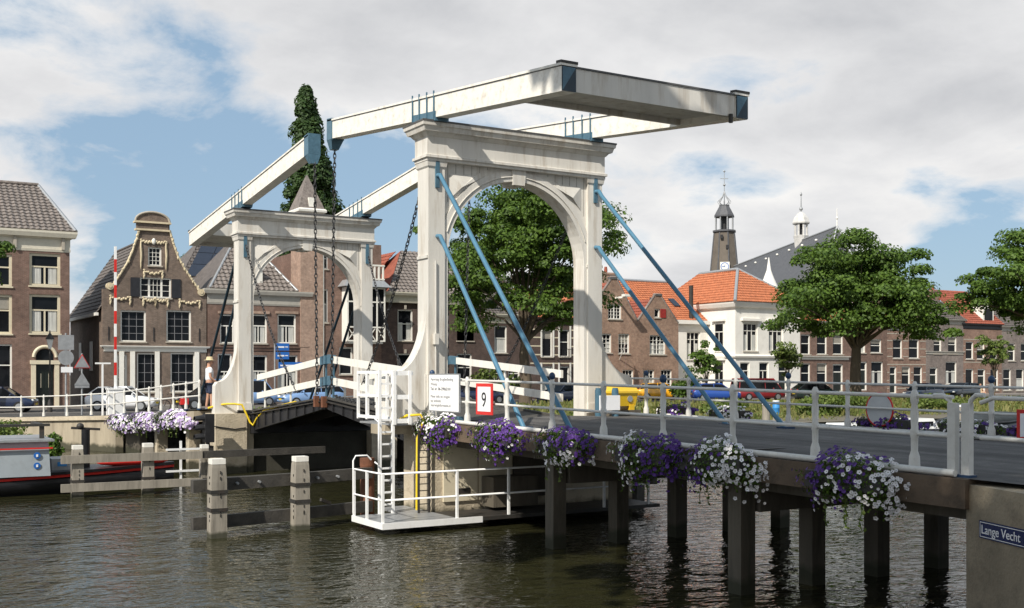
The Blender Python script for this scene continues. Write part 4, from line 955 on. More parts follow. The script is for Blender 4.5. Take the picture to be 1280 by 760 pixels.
def garland(x0, x1, z, s, dropl=.45, ends=(0, 1)):
    mb = MB(); n = 9
    for i in range(n+1):
        u = i/n; zz2 = z-s*4*u*(1-u)*1.0
        mb.ell((lerp(x0, x1, u), FY-.05, zz2+.03*(-1)**i), (.10, .07, .06+.04*math.sin(u*math.pi)), 6, 4)
    for x in [(x0, x1)[e] for e in ends]:
        for k in range(4): mb.ell((x+.02*(-1)**k, FY-.05, z-.1-dropl*k/4), (.085-.012*k, .06, .16*dropl/.45 if k else .09), 6, 4)
    mb.build('garland', MT['stone'], h)
garland(3.5, 4.75, 8.5, .18); garland(5.6, 6.4, 8.45, .17); garland(6.4, 7.2, 8.45, .17); garland(8.0, 9.35, 8.4, .2)
garland(5.65, 6.85, 10.3, .2); garland(5.45, 6.27, 12.3, .12, 1.7, (0,)); garland(6.27, 7.1, 12.3, .12, 1.7, (1,)); MB().ell((6.27, FY-.07, 12.25), (.14, .08, .22), 8, 6).build('crest', MT['wframe'], h)
for wq in HS['h2']['win'][1:2]:
    for xa in (wq[0]-.62, wq[1]+.02): MB().box(xa, xa+.6, FY-.06, FY-.005, wq[2]+.02, wq[3]-.05).build('shutter', MT['shut'], h)
cornice(h, 3.1, 9.8, 4.85, 5.25, .22, MT['wframe'])
for x in (4.05, 4.75, 6.35, 9.0): MB().box(x, x+.3, FY-.09, FY-.005, 1.3, 4.85).build('pilaster', MT['wframe'], h)
for x in (3.35, 6.25, 9.3, 5.0, 7.5): MB().box(x, x+.05, FY-.05, FY, 5.6 if x in (3.35, 6.25, 9.3) else 8.9, 6.5 if x in (3.35, 6.25, 9.3) else 9.6).build('wall_anchor', MT['shut'], h)
tiles('roof', h, MT['tile_dark'], (2.75, 88.7, 7.4), (2.75, FY+.3, 7.4), (6.2, FY+.3, 12.55), (6.2, 88.7, 12.55), .5, .36, .03, .045)
tiles('roof', h, MT['tile_dark'], (9.95, FY+.3, 7.4), (9.95, 88.7, 7.4), (6.2, 88.7, 12.55), (6.2, FY+.3, 12.55), .5, .36, .03, .045)
MB().plate([(3.0, 7.3), (9.8, 7.3), (6.2, 12.5)], [], 88.3, 88.6).build('rear_gable', MT['bk_grey'], h)
MB().box(2.62, 2.8, FY+.3, 88.7, 7.22, 7.42).build('gutter', MT['wframe'], h)
ridge(h, [(6.2, FY+.3, 12.62), (6.2, 88.7, 12.62)], .1, MT['tile_dark'])
for yy in (80, 84): MB().box(2.95, 2.99, yy, yy+.9, 3.6, 5.6).build('side_window', MT['wframe'], h)
# ---- low house with tent roof
h = house('h3', 'two storey brick house with dark tent roof, dormer and grey cornice', 'house', MT['bk_mauve'], 9.5, 9.0)
cornice(h, 9.9, 17.15, 8.2, 9.25, .3, SG)
ap = (13.55, 81.4, 13.9)
tiles('roof', h, MT['tile_grey'], (10.0, FY-.2, 9.25), (16.3, FY-.2, 9.25), ap, ap, .36, .4, .07, .06)
MB().add([(10, FY-.2, 9.2), (10, 86, 9.2), (16.3, 86, 9.2), (16.3, FY-.2, 9.2), ap], [(1, 0, 4), (3, 2, 4), (2, 1, 4)]).build('roof_side', MT['tile_dark'], h)
ridge(h, [(10, FY-.2, 9.3), ap], .1, MT['galv']); ridge(h, [(16.3, FY-.2, 9.3), ap], .1, MT['galv'])
d_ = MB().box(12.55, 13.9, FY+.35, 79.5, 9.3, 10.75).build('dormer', MT['wframe'], h)
MB().box(12.68, 13.3, FY+.32, FY+.36, 9.45, 10.55).build('dormer_pane', MT['glass'], d_); MB().box(12.45, 14.0, FY+.25, 79.6, 10.75, 10.85).build('dormer_roof', MT['galv'], d_)
cornice(h, 9.95, 17.1, 5.0, 5.3, .12, MT['bk_mauve'], name='string_course')
for q in HS['h3']['win'][:3]: MB().box(q[0]-.15, q[1]+.15, FY-.09, FY, q[3]+.04, q[3]+.22).build('brick_hood', MT['bk_pink'], h)
t = thing('solar_house', 'steep roofed house with dark solar panels behind the gable house', 'house', (13.5, 86, 1.2))
MB().box(9.9, 19, 84.4, 93, .9, 10.2).build('wall', MT['bk_mauve'], t)
SE, SU, SR = Vector((9.85, 84, 10.35)), Vector((1, 0, 0)), Vector((2.75, 4.5, 3.6))
tiles('roof', t, MT['tile_dark'], SE, SE+SU*9, SE+SU*5.5+SR*1.05, SE+SR*1.05, .36, .42, .05, .05)
MB().add([SE, SE+SR*1.05, SE+Vector((0, 9, 0))], [(0, 2, 1)]).build('roof_side', MT['tile_dark'], t)
sn = SU.cross(SR).normalized()
for k in range(2):
    for j in range(3):
        q = SE+SR*(.08+.29*j)+SU*(.35+1.28*k)+sn*.12
        MB().add([q, q+SU*1.24, q+SU*1.24+SR*.28, q+SR*.28], [(0, 1, 2, 3)]).build('solar_panel', MT['panel'], t)
MB().box(9.4, 19, 83.7, 84.1, 10.0, 10.4).build('gutter', MT['wframe'], t); MB().box(9.5, 9.95, 83.9, 93, 10.0, 10.4).build('gutter', MT['wframe'], t)
# ---- tall house with turret and bay
h = house('h4', 'tall brick house with a white bay window, balcony and pointed slate turret', 'house', MT['bk_mauve'], 9, 12.4)
MB().box(22.1, 22.9, FY+.02, FY+.9, 12.4, 13.0).build('chimney_stack', MT['bk_mauve'], h)
tr = MB().box(16.55, 18.25, FY-.12, 78.6, 1.2, 15.1).build('turret', MT['bk_pink'], h)
MB().mould(16.55, 18.25, FY-.12, 78.6, [(14.95, .05), (15.05, .2), (15.2, .22), (15.3, .12)]).build('turret_cornice', MT['wframe'], tr)
tx, ty = 17.4, 77.64
sp_ = MB().loft([[(tx-a, ty-b, z), (tx+a, ty-b, z), (tx+a, ty+b, z), (tx-a, ty+b, z)] for z, a, b in ((15.3, .98, 1.05), (15.7, .84, .9), (17.85, .04, .04))]).build('turret_roof', MT['tile_grey'], tr)
MB().box(tx-.2, tx+.2, ty-1.0, ty-.4, 15.4, 16.1).build('turret_dormer', MT['wframe'], tr)
MB().cyl((18.3, FY-.04, 1.2), (18.3, FY-.04, 12.2), .06).build('downpipe', MT['wframe'], h)
by0, by1 = FY-1.05, FY
b = MB()
bx = (19.75, 22.75)
for x in (19.75, 20.45, 21.25, 22.05, 22.65): b.box(x, x+.1, by0, by0+.1, 5.75, 9.7)
for z in (5.75, 6.75, 8.6, 9.62): b.box(bx[0], bx[1], by0+.003, by0+.09, z, z+.1)
b.box(bx[0], bx[0]+.1, by0+.1, by1, 5.75, 9.7)
for x in (19.85, 20.55, 21.35, 22.15): b.bar((x, by0+.05, 5.88), (x+.6, by0+.05, 6.72), .04, .06).bar((x, by0+.05, 6.72), (x+.6, by0+.05, 5.88), .04, .06)
bw = b.build('bay_window', MT['wframe'], h)
MB().box(19.86, 22.64, by0+.05, by0+.09, 6.85, 9.6).box(19.8, 19.84, by0+.12, by1, 6.85, 9.6).build('pane', MT['glass'], bw)
MB().box(19.9, 22.6, by0+.1, by1, 5.6, 5.78).build('bay_floor', MT['wframe'], bw)
MB().hexa([(19.4, by0-.35, 9.75), (23.1, by0-.35, 9.75), (23.1, by1, 9.75), (19.4, by1, 9.75), (19.8, by0+.1, 10.25), (22.7, by0+.1, 10.25), (22.7, by1, 10.25), (19.8, by1, 10.25)]).build('bay_roof', MT['galv'], bw)
b = MB()
for k in range(9): b.box(19.85+k*.34, 19.98+k*.34, by0+.12, by0+.2, 10.25, 11.35)
b.box(19.8, 22.75, by0+.1, by0+.22, 11.3, 11.42).box(19.8, 22.75, by0+.1, by0+.22, 10.3, 10.4)
b.build('balcony', MT['wframe'], bw)
# ---- dark tiled house behind the chains
h = house('h5', 'dark brick house with grey pantile roof and cream gutter behind the near portal', 'house', MT['bk_dark'], 9, 9.0)
cornice(h, 22.95, 32.0, 8.75, 9.55, .35, SC)
tiles('roof', h, MT['tile_grey'], (23.3, FY-.3, 9.5), (32.1, FY-.3, 9.5), (32.1, 81.2, 13.2), (26.6, 81.2, 13.2), .36, .42, .07, .06)
MB().add([(23.3, FY-.3, 9.45), (23.3, 86, 9.45), (26.6, 81.2, 13.2)], [(0, 2, 1)]).build('roof_side', MT['tile_red'], h)
tiles('roof', h, MT['tile_red'], (22.9, 88, 9.5), (22.9, FY+4, 9.5), (26.2, 81.2, 13.1), (26.2, 88, 13.1), .36, .42, .06, .05)
for q in HS['h5']['win']: MB().box((q[0]+q[1])/2-.08, (q[0]+q[1])/2+.08, FY-.06, FY, q[3]+.02, q[3]+.32).build('keystone', MT['stone2'], h)
MB().cyl((24.5, 84, 12.3), (24.5, 84, 16.2), .05).cyl((24.5, 84, 12.3), (24.5, 84, 13.4), .12).build('flue', MT['galv'], h)
h = house('h6', 'low dark brick house with a white arched window under the big tree', 'house', MT['bk_dark'], 9, 7.7)
cornice(h, 32.05, 36, 7.4, 8.15, .35, SC)
tiles('roof', h, MT['tile_dark'], (31.9, FY-.3, 8.15), (36.1, FY-.3, 8.15), (36.1, 81, 11.5), (31.9, 81, 11.5))
h = house('h7', 'dark brown house with white banded brickwork, tall windows and orange tiled attic', 'house', MT['bk_dark'], 9, 7.5)
cornice(h, 36, 42, 7.45, 7.95, .3, MT['bk_dark'])
bands(h, 36.0, 42.0, (4.2, 4.9, 5.6, 6.3, 6.95), HS['h7']['win'], MT['cream'])
for q in HS['h7']['win']: MB().box(q[0]-.12, q[0]+.03, FY-.04, FY-.02, q[2], q[3]+.3).box(q[1]-.03, q[1]+.12, FY-.04, FY-.02, q[2], q[3]+.3).build('window_trim', MT['wframe'], h)
tiles('roof', h, MT['tile_or'], (35.9, FY-.3, 7.95), (42.1, FY-.3, 7.95), (42.1, 80.5, 10.6), (35.9, 80.5, 10.6))
for x in (37.4, 40.0):
    d_ = MB().box(x, x+1.4, FY+.2, 79, 8.0, 9.5).build('dormer', MT['wframe'], h)
    MB().box(x+.15, x+1.25, FY+.16, FY+.2, 8.3, 9.3).build('dormer_pane', MT['glass'], d_)
    MB().plate([(x-.15, 9.5), (x+1.55, 9.5), (x+.7, 10.1)], [], FY+.1, 79).build('dormer_roof', MT['tile_or'], d_)
mb = MB()
for x in (38.6, 41.8): mb.box(x, x+.03, FY-.8, FY, 4.5, 4.55)
for k in range(24): mb.box(38.6+k*.14, 38.63+k*.14, FY-.8, FY-.77, 4.5, 5.4)
mb.box(38.6, 41.9, FY-.82, FY-.77, 5.38, 5.43).build('balcony_railing', MT['shut'], h)
# ---- two spout gable houses
for key, nm, ax, lab in (('h8', 0, 44.25, 'orange brick gable house with a hoist beam, left of its twin gable'), ('h9', 1, 49.1, 'orange brick gable house with a red shutter, next to the white house')):
    h = house(key, lab, 'house', MT['bk_orange'], 10, 7.4)
    x0 = 42.0 if key == 'h8' else 46.9; x1 = 46.9 if key == 'h8' else 51.3
    zt = 11.25 if key == 'h8' else 10.0
    tiles('roof', h, MT['tile_red'], (x0, 86.7, 7.5), (x0, FY+.3, 7.5), (ax, FY+.3, zt-.1), (ax, 86.7, zt-.1))
    tiles('roof', h, MT['tile_or' if nm else 'tile_red'], (x1, FY+.3, 7.5), (x1, 86.7, 7.5), (ax, 86.7, zt-.1), (ax, FY+.3, zt-.1))
    o_ = [p for p in HS[key]['out'] if p[1] > 7]
    MB().path([(x, FY+.08, z+.06) for x, z in o_], .12, 5).build('gable_coping', MT['bk_stone'], h)
    MB().box(ax-.35, ax+.35, FY-.06, FY+.34, zt+.15, zt+.32).build('gable_cap', MT['lead'], h)
    if nm == 0:
        MB().box(44.45, 44.6, FY-1.5, FY, 9.75, 9.9).build('hoist_beam', MT['wframe'], h); MB().box(44.3, 45.0, FY-1.55, FY-1.1, 9.85, 10.05).build('hoist_cover', MT['wframe'], h)
        chimney(h, 46.2, 80.5, 9, 12.3, .8, 'bk_pink')
    else:
        q = HS['h9']['win'][3]; MB().box(q[1]+.02, q[1]+.62, FY-.05, FY-.005, q[2], q[3]).build('shutter', MT['shutred'], h)
t = thing('rear_house', 'red tiled roof standing behind the twin orange gables', 'house', (48.5, 88, 1.2))
MB().box(46, 50.8, 88, 96, .9, 9.1).build('wall', MT['bk_red'], t)
tiles('roof', t, MT['tile_red'], (45.8, 87.7, 9.0), (51, 87.7, 9.0), (50.4, 91, 12.0), (46.4, 91, 12.0)); ridge(t, [(46.4, 91, 12.1), (50.4, 91, 12.1)], .12)
# ---- white corner house
t = house('h10', 'white plastered corner house with cornice and orange hipped roof below the church tower', 'house', MT['plaster'], 11, 9.85,
          out=[(57.9, .9), (66.0, .9), (66.0, 9.9), (57.9, 9.9)])
for y in (78.2,):
    for z0, z1 in ((5.4, 8.1), (1.8, 4.5)):
        o = link('window', MB().box(-.06, .02, 0, 1.3, 0, .1).box(-.06, .02, 0, 1.3, z1-z0-.1, z1-z0).box(-.06, .02, 0, .1, .1, z1-z0-.1).box(-.06, .02, 1.2, 1.3, .1, z1-z0-.1).box(-.05, .02, .1, 1.2, (z1-z0)*.68, (z1-z0)*.68+.07).box(-.05, .02, .62, .68, .1, (z1-z0)*.68).mesh('frame', MT['wframe']), t, (57.9, y, z0))
        link('pane', MB().box(-.02, .01, .1, 1.2, .1, z1-z0-.1).mesh('pane', MT['glass']), o, (57.9, y, z0))
        MB().box(57.6, 57.9, y-.2, y+1.5, z1+.15, z1+.35).build('window_hood', MT['plaster'], t)
for q in HS['h10']['win'][:2]: MB().box(q[0]-.3, q[1]+.3, FY-.28, FY, q[3]+.2, q[3]+.42).build('window_hood', MT['plaster'], t)
MB().mould(57.9, 66, FY, 87.7, [(9.35, .04), (9.45, .1), (9.5, .28), (9.8, .42), (9.95, .45)]).build('cornice', MT['plaster'], t)
MB().mould(57.9, 66, FY, 87.7, [(4.85, .02), (4.9, .16), (5.05, .2), (5.15, .02)]).build('string_course', MT['plaster'], t)
eL, eR = (57.4, 76.2, 9.97), (66.5, 76.2, 9.97); r0, r1 = (61, 79.8, 13.3), (61.2, 85.5, 13.3)
tiles('roof', t, MT['tile_or'], (57.4, 88.2, 9.97), eL, r0, r1)
tiles('roof', t, MT['tile_or'], eL, eR, r0, r0)
MB().add([eR, (66.5, 88.2, 9.97), r1, r0, (57.4, 88.2, 9.97)], [(0, 1, 2, 3), (1, 4, 2)]).build('roof_side', MT['tile_or'], t)
ridge(t, [r0, r1], .16, MT['galv']); ridge(t, [eL, r0], .16, MT['galv']); ridge(t, [eR, r0], .14, MT['galv'])
t = thing('link_house', 'low white link building with orange roof and flue between the gables and the white house', 'house', (54.5, 80.5, 1.2))
MB().plate([(51.3, .9), (57.88, .9), (57.88, 8.2), (51.3, 8.2)], [rect((52.6, 54.2, 4.7, 7.3)), rect((55.4, 57.0, 4.7, 7.3))], 80.5, 80.8).box(51.3, 57.88, 80.79, 88, .9, 8.2).build('wall', MT['plaster'], t)
window(t, 52.6, 54.2, 4.7, 7.3, 'c3w', 80.5); window(t, 55.4, 57.0, 4.7, 7.3, 'c3w', 80.5)
MB().box(51.3, 57.85, 80.1, 80.6, 8.0, 8.35).build('cornice', MT['plaster'], t)
tiles('roof', t, MT['tile_or'], (50.4, 80.3, 8.35), (57.7, 80.3, 8.35), (57.7, 85.6, 12.2), (50.4, 85.6, 12.2)); ridge(t, [(50.4, 85.6, 12.3), (57.7, 85.6, 12.3)], .14, MT['galv'])
MB().cyl((56.0, 80.6, 8.2), (56.0, 80.6, 11.6), .2, n=8).build('flue', MT['steeld'], t)
for x in (53.0, 55.2): MB().hexa([(x, 82, 9.72), (x+.7, 82, 9.72), (x+.7, 83, 10.45), (x, 83, 10.45), (x, 82, 9.8), (x+.7, 82, 9.8), (x+.7, 83, 10.53), (x, 83, 10.53)]).build('skylight', MT['panel'], t)
# ---- the terrace on the right
def terr(key, lab, mat, roof, zr, cm=None, ev=None, cz=.45):
    o = HS[key]['out']; x0, x1, ze = o[0][0], o[1][0], o[2][1]
    h = house(key, lab, 'house', MT[mat], 9, ze-.05)
    cornice(h, x0+.02, x1-.02, ze-cz, ze+.12, .3, cm or SG)
    tiles('roof', h, MT[roof], (x0, FY-.3, ze+.12), (x1, FY-.3, ze+.12), (x1, 81.2, zr), (x0, 81.2, zr))
    MB().add([(x0+.02, FY+.2, ze), (x0+.02, 86, ze), (x0+.02, 81.2, zr-.1)], [(0, 1, 2)]).add([(x1-.02, FY+.2, ze), (x1-.02, 86, ze), (x1-.02, 81.2, zr-.1)], [(0, 2, 1)]).build('party_wall', MT[mat], h)
    return h
h = terr('h11', 'mauve terrace house with a white shopfront cornice next to the white corner house', 'bk_mauve', 'tile_or', 11.6)
cornice(h, 66.1, 72.5, 4.75, 5.1, .25, MT['wframe'], name='shop_cornice')
h = terr('h12', 'brown terrace house half hidden by the big tree trunk', 'bk_mauve', 'tile_or', 11.8)
d_ = MB().box(74.4, 76.6, FY+.1, 79.5, 8.7, 10.9).build('dormer', MT['wframe'], h); MB().box(74.7, 76.3, FY+.05, FY+.1, 9.1, 10.5).build('dormer_pane', MT['glass'], d_)
h = terr('h13', 'red terrace house with pale brick bands right of the big tree trunk', 'bk_red', 'tile_or', 11.4)
bands(h, 78.0, 83.8, (1.9, 2.7, 3.5, 4.3, 5.1, 5.9, 6.7, 7.4), HS['h13']['win'], MT['stone2'])
h = terr('h14', 'grey brown terrace house with an arched doorway', 'bk_stone', 'tile_dark', 12.2)
cornice(h, 83.85, 89.65, 5.4, 5.75, .12, SG, name='string_course')
chimney(h, 89.3, 80.2, 11, 12.4, .6)
h = terr('h15', 'banded red terrace house with a bright red tiled roof and dormer', 'bk_red', 'tile_red', 12.6, MT['shut'])
bands(h, 89.75, 96.05, (2.2, 3.4, 4.6, 5.7, 6.3, 7.0), HS['h15']['win'], MT['stone2'])
d_ = MB().box(93.2, 95.0, FY+.2, 79.5, 8.8, 10.7).build('dormer', MT['wframe'], h); MB().box(93.45, 94.75, FY+.15, FY+.2, 9.1, 10.4).build('dormer_pane', MT['glass'], d_)
terr('h16', 'greyed brick terrace house at the right edge behind the young tree', 'bk_stone', 'tile_dark', 12)
# ================================================================ church
t = thing('church', 'large slate roofed church with an openwork steeple behind the white house', 'church', (135, 150, 1.2))
A_ = Vector((116.5, 119.0, 0)); B_ = Vector((146, 174.5, 0)); ax = (B_-A_).normalized(); pr = Vector((ax.y, -ax.x, 0))
def cp(s, o, z): v = A_+ax*s+pr*o; return (v.x, v.y, z)
LN = (B_-A_).length
MB().hexa([cp(3, -9, .9), cp(3, 9, .9), cp(LN, 9, .9), cp(LN, -9, .9), cp(3, -9, 13), cp(3, 9, 13), cp(LN, 9, 13), cp(LN, -9, 13)]).build('nave_wall', MT['bk_red'], t)
MB().add([cp(-5, 0, 13), cp(-1, -9.6, 13), cp(-1, 9.6, 13), cp(0, 0, 25.5), cp(LN, -9.6, 13), cp(LN, 9.6, 13), cp(LN, 0, 25.5), cp(-5, -4.5, 13), cp(-5, 4.5, 13)],
         [(1, 3, 6, 4), (2, 5, 6, 3), (1, 7, 3), (7, 8, 3), (8, 2, 3)]).build('nave_roof', MT['slate'], t)
MB().path([cp(0, 0, 25.55), cp(LN, 0, 25.55)], .16, 5).path([cp(0, 0, 25.6), cp(-5, 4.5, 13.1)], .14, 5).path([cp(0, 0, 25.6), cp(-5, -4.5, 13.1)], .14, 5).build('roof_ridge', MT['galv'], t)
mb = MB()
for s in range(6, int(LN), 7): mb.ell(cp(s, -1.2, 24.2), (.25, .25, .2), 6, 4)
mb.build('roof_hook', MT['wframe'], t)
tw = Vector((145.3, 176.3, 0))
def oc(r, z): return [(tw.x+r*math.cos(R(22.5+45*i)), tw.y+r*math.sin(R(22.5+45*i)), z) for i in range(8)]
MT['turretw'] = M('turret_white', (0.55, 0.54, 0.52), 0.6, 0.15, 1.5, dirt=(0.3, 0.29, 0.27), dirtamt=.5)
MT['steeple'] = M('steeple_brick', (0.135, 0.115, 0.095), 0.9, 0.2, 0.5)
s = MB().loft([oc(3.6, 1), oc(3.2, 22), oc(2.15, 32.6)]).build('steeple', MT['steeple'], t)
for i in range(8): MB().path([oc(3.22, 22)[i], oc(2.18, 32.6)[i]], .16, 5).build('corner_rib', MT['slate'], s)
MB().loft([oc(2.2, 32.6), oc(2.5, 32.8), oc(2.5, 33.1), oc(2.1, 33.2)]).build('gallery', MT['slate'], s)
mb = MB()
for i in range(8): mb.path([oc(1.85, 33.1)[i], oc(1.85, 36.2)[i]], .15, 6)
mb.build('lantern_posts', MT['galv'], s)
MB().loft([oc(.55, 33.1), oc(.55, 36.2)]).build('bell_core', MT['black'], s)
MB().loft([oc(2.15, 35.9), oc(2.15, 36.2), oc(1.55, 37.3), oc(1.1, 38.1), oc(1.1, 38.4)]).build('lantern_roof', MT['slate'], s)
mb = MB()
for i in range(8):
    a = R(45*i); ca, sa = math.cos(a), math.sin(a)
    mb.path([(tw.x+r*ca, tw.y+r*sa, z) for r, z in ((.4, 38.4), (1.15, 38.7), (1.35, 39.1), (.95, 39.6), (.4, 40.2), (.06, 41.2))], .07, 4)
mb.build('crown', MT['galv'], s)
MB().path([(tw.x, tw.y, 38), (tw.x, tw.y, 45.2)], [.14, .06], 6).ell((tw.x, tw.y, 42.6), (.28, .28, .28), 8, 6).bar((tw.x-.7, tw.y+.4, 43.9), (tw.x+.7, tw.y-.4, 43.9), .12, .12).ell((tw.x, tw.y, 45.4), (.3, .15, .22), 6, 4).build('weather_vane', MT['galv'], s)
nrm = Vector((-.64, -.77, 0)); nrm.normalize(); rt = Vector((nrm.y*-1, nrm.x, 0)); c0 = tw+nrm*3.02+Vector((0, 0, 25.4))
ck = sheet3(MB(), c0, rt, (0, 0, 1), nrm, -.95, .95, -.95, .95, 0, .12).build('clock', MT['wframe'], s)
mb = MB(); 
for k in range(24):
    a0, a1 = R(15*k), R(15*k+15); q = c0+nrm*.14
    f_ = lambda a, r: q+rt*(r*math.cos(a))+Vector((0, 0, r*math.sin(a)))
    mb.add([f_(a0, .84), f_(a1, .84), f_(a1, .70), f_(a0, .70)], [(0, 1, 2, 3)])
mb.build('clock_ring', MT['signblue'], ck)
MB().bar(c0+nrm*.16, c0+nrm*.16-rt*.6, .05, .1).bar(c0+nrm*.16, c0+nrm*.16+Vector((0, 0, .4)), .05, .1).build('clock_hand', MT['signblue'], ck)
for az, z in ((0, 29.5), (1, 31.6)): 
    q = tw+nrm*2.5+rt*(.5 if az == 0 else -.6)+Vector((0, 0, z)); sheet3(MB(), q, rt, (0, 0, 1), nrm, -.25, .25, -.4, .4, -.3, .12).build('steeple_window', MT['black'], s)
c = Vector((124.9, 134.6, 0)); mb = MB()
L8 = lambda r, z: [(c.x+r*math.cos(R(22.5+45*i)), c.y+r*math.sin(R(22.5+45*i)), z) for i in range(8)]
rt_ = MB().loft([L8(.9, 23), L8(1.25, 25.9), L8(1.35, 26.3), L8(1.0, 26.4)]).build('ridge_turret', MT['turretw'], t)
mb = MB()
for p in range(8): mb.path([L8(1.0, 26.3)[p], L8(1.0, 28.4)[p]], .2, 5)
mb.build('lantern_posts', MT['turretw'], rt_); MB().loft([L8(.4, 26.3), L8(.4, 28.4)]).build('bell_core', MT['black'], rt_)
MB().loft([L8(1.45, 28.3), L8(1.5, 28.5), L8(1.2, 29.3), L8(.65, 29.95), L8(.2, 30.3)]).build('dome', MT['turretw'], rt_)
MB().path([(c.x, c.y, 30.2), (c.x, c.y, 33.6)], [.16, .05], 6).ell((c.x, c.y, 30.8), (.32, .32, .32), 8, 6).ell((c.x, c.y, 33.2), (.22, .15, .3), 6, 4).build('finial', MT['galv'], rt_)
MB().path([cp(0, 0, 25), cp(0, 0, 28.3)], [.12, .04], 6).ell(cp(0, 0, 26.8), (.18, .18, .22), 8, 6).build('finial', MT['wframe'], t)
t = thing('round_turret', 'small round turret with a white pointed cap in front of the church roof', 'turret', (94.9, 110.9, 1.2))
MB().lathe([(1.1, 1.0), (1.1, 14.6)], (94.9, 110.9, 0), 12).build('wall', MT['bk_red'], t)
MB().lathe([(1.4, 14.6), (1.2, 15.1), (.7, 16.2), (.3, 17.3), (.05, 19)], (94.9, 110.9, 0), 12).build('cap', MT['plaster'], t)
# ================================================================ vegetation
def rand_dirs(n):
    v = nrg.normal(size=(n, 3)); return v/np.linalg.norm(v, axis=1, keepdims=True)
def leaf_quads(P, size, up=0.5, N=None):
    n = len(P); N = rand_dirs(n)+(np.array([0, 0, up]) if N is None else N)
    N /= np.linalg.norm(N, axis=1, keepdims=True)+1e-9
    T = np.cross(N, rand_dirs(n)); T /= np.linalg.norm(T, axis=1, keepdims=True)+1e-9
    B = np.cross(N, T); s = size*(0.65+0.7*nrg.random((n, 1)))
    V = np.stack([P-T*s*.6, P+B*s*.42+N*s*.08, P+T*s*.65, P-B*s*.42+N*s*.08], axis=1)
    return V.reshape(-1, 3)
def tree(label, base, centre, rad, trunk_r, clumps, per, leaf, mat='leaf', group='trees along the river', cr=(1.1, .75), name='broadleaf_tree', fork=None, surf=.62, flat=.7, bark='bark', taper=0.0, lean=0.0):
    t = thing(name, label, 'tree', base, group)
    b = np.array(base, float); c = np.array(centre, float); r = np.array(rad, float)
    D = rand_dirs(clumps); D[:, 2] = np.where(D[:, 2] < -.75, -D[:, 2], D[:, 2])
    f = surf+(1-surf)*nrg.random((clumps, 1))
    f[: clumps//5] *= .6
    lump = 1+.26*np.sin(D[:, :1]*5.1+base[0])*np.cos(D[:, 1:2]*4.7+D[:, 2:]*4)+.12*(nrg.random((clumps, 1))-.5)
    Cc = c+D*f*r*lump
    if taper:      # columnar crown: a stack of clumps that narrows to the tip
        z1 = nrg.random((clumps, 1))**.9; ag = nrg.random((clumps, 1))*math.tau
        rr_ = r[0]*(1-z1**1.35)**.85*np.minimum(1, .65+z1*1.6)*np.sqrt(.25+.75*nrg.random((clumps, 1)))
        Cc = np.concatenate([c[0]+rr_*np.cos(ag), c[1]+rr_*np.sin(ag), c[2]+(2*z1-1)*r[2]], 1)
    zr = (Cc[:, 2:]-c[2])/r[2]
    Cc[:, :2] = c[:2]+(Cc[:, :2]-c[:2])+np.array([lean, 0])*zr
    fk = np.array(fork if fork else (base[0]+(centre[0]-base[0])*.25, base[1]+(centre[1]-base[1])*.25, centre[2]-rad[2]*.75))
    mb = MB(); steps = 5
    pts = [b+(fk-b)*k/steps+np.array([.06*math.sin(k*2+base[0]), .06*math.cos(k*1.7), 0])*(k > 0) for k in range(steps+1)]
    mb.path([b-np.array([0, 0, .2])]+pts, [trunk_r*1.5, trunk_r*1.25]+[trunk_r*(1-.28*k/steps) for k in range(1, steps+1)], 10)
    mb.build('trunk', MT[bark], t)
    lb = MB(); idx = nrg.permutation(clumps)[:min(clumps, 26)]
    for j, i in enumerate(idx):
        q = Cc[i]; m1 = fk+(q-fk)*.35+np.array([0, 0, .12*rad[2]]); m2 = fk+(q-fk)*.7+np.array([0, 0, .08*rad[2]])
        st = fk if j % 3 else pts[-2]*.4+fk*.6
        rr = trunk_r*(.5 if j < 6 else .28)
        lb.path([st, m1, m2, q], [rr, rr*.65, rr*.4, rr*.15], 5)
    lb.build('limbs', MT[bark], t)
    n = clumps*per
    off = rand_dirs(n); off[:, 2] = np.where(off[:, 2] < -.35, -off[:, 2], off[:, 2]); off *= (nrg.random((n, 1))**.33)
    if taper: cr = (cr[0]*(1.05-.45*np.clip(zr*.5+.5, 0, 1)), cr[1])
    sz = np.repeat(cr[0]*(.45+.95*nrg.random((clumps, 1))**1.3), per, axis=0)
    P = np.repeat(Cc, per, axis=0)+off*sz*np.array([1, 1, flat])
    o = off/np.linalg.norm(off, axis=1, keepdims=True)*1.5; o[:, 2] = np.maximum(o[:, 2], -.3)+.45+rand_dirs(n)[:, 2]*.4
    V = leaf_quads(P, leaf, N=o)
    tag(link('crown', quads_mesh('crown', V-b.repeat(1) if False else V-b, MT[mat]), t, base), kind='stuff')
    return t
tree('big leafy maple seen through the large portal arch', (28.6, 65.4, 1.15), (28.4, 65.4, 10.6), (6.7, 6.2, 6.6), .42, 210, 330, .19, fork=(28.5, 65.4, 5.6), cr=(1.25, .75), surf=.5, flat=.65)
tree('wide spreading maple with thick trunk in front of the terrace right of the church', (56.6, 61.6, 1.15), (57.3, 61.4, 9.1), (7.4, 6.6, 4.6), .5, 190, 380, .21, fork=(56.8, 61.6, 5.6), cr=(1.45, .7), surf=.4, flat=.6)
tree('large maple cut off by the right edge of the view', (69.5, 52.6, 1.15), (67.0, 52.2, 9.9), (5.4, 5.2, 4.7), .5, 170, 330, .21, cr=(1.3, .7), surf=.45, flat=.6)
tree('tall narrow poplar rising behind the far portal', (23.6, 93.1, 1.2), (23.9, 93.1, 15.0), (3.9, 3.9, 12.9), .45, 560, 230, .25, 'leafd', 'trees behind the houses', (.95, 1.6), 'poplar_tree', fork=(23.6, 93.1, 6), surf=.15, flat=1.35, taper=.5, lean=-.8)
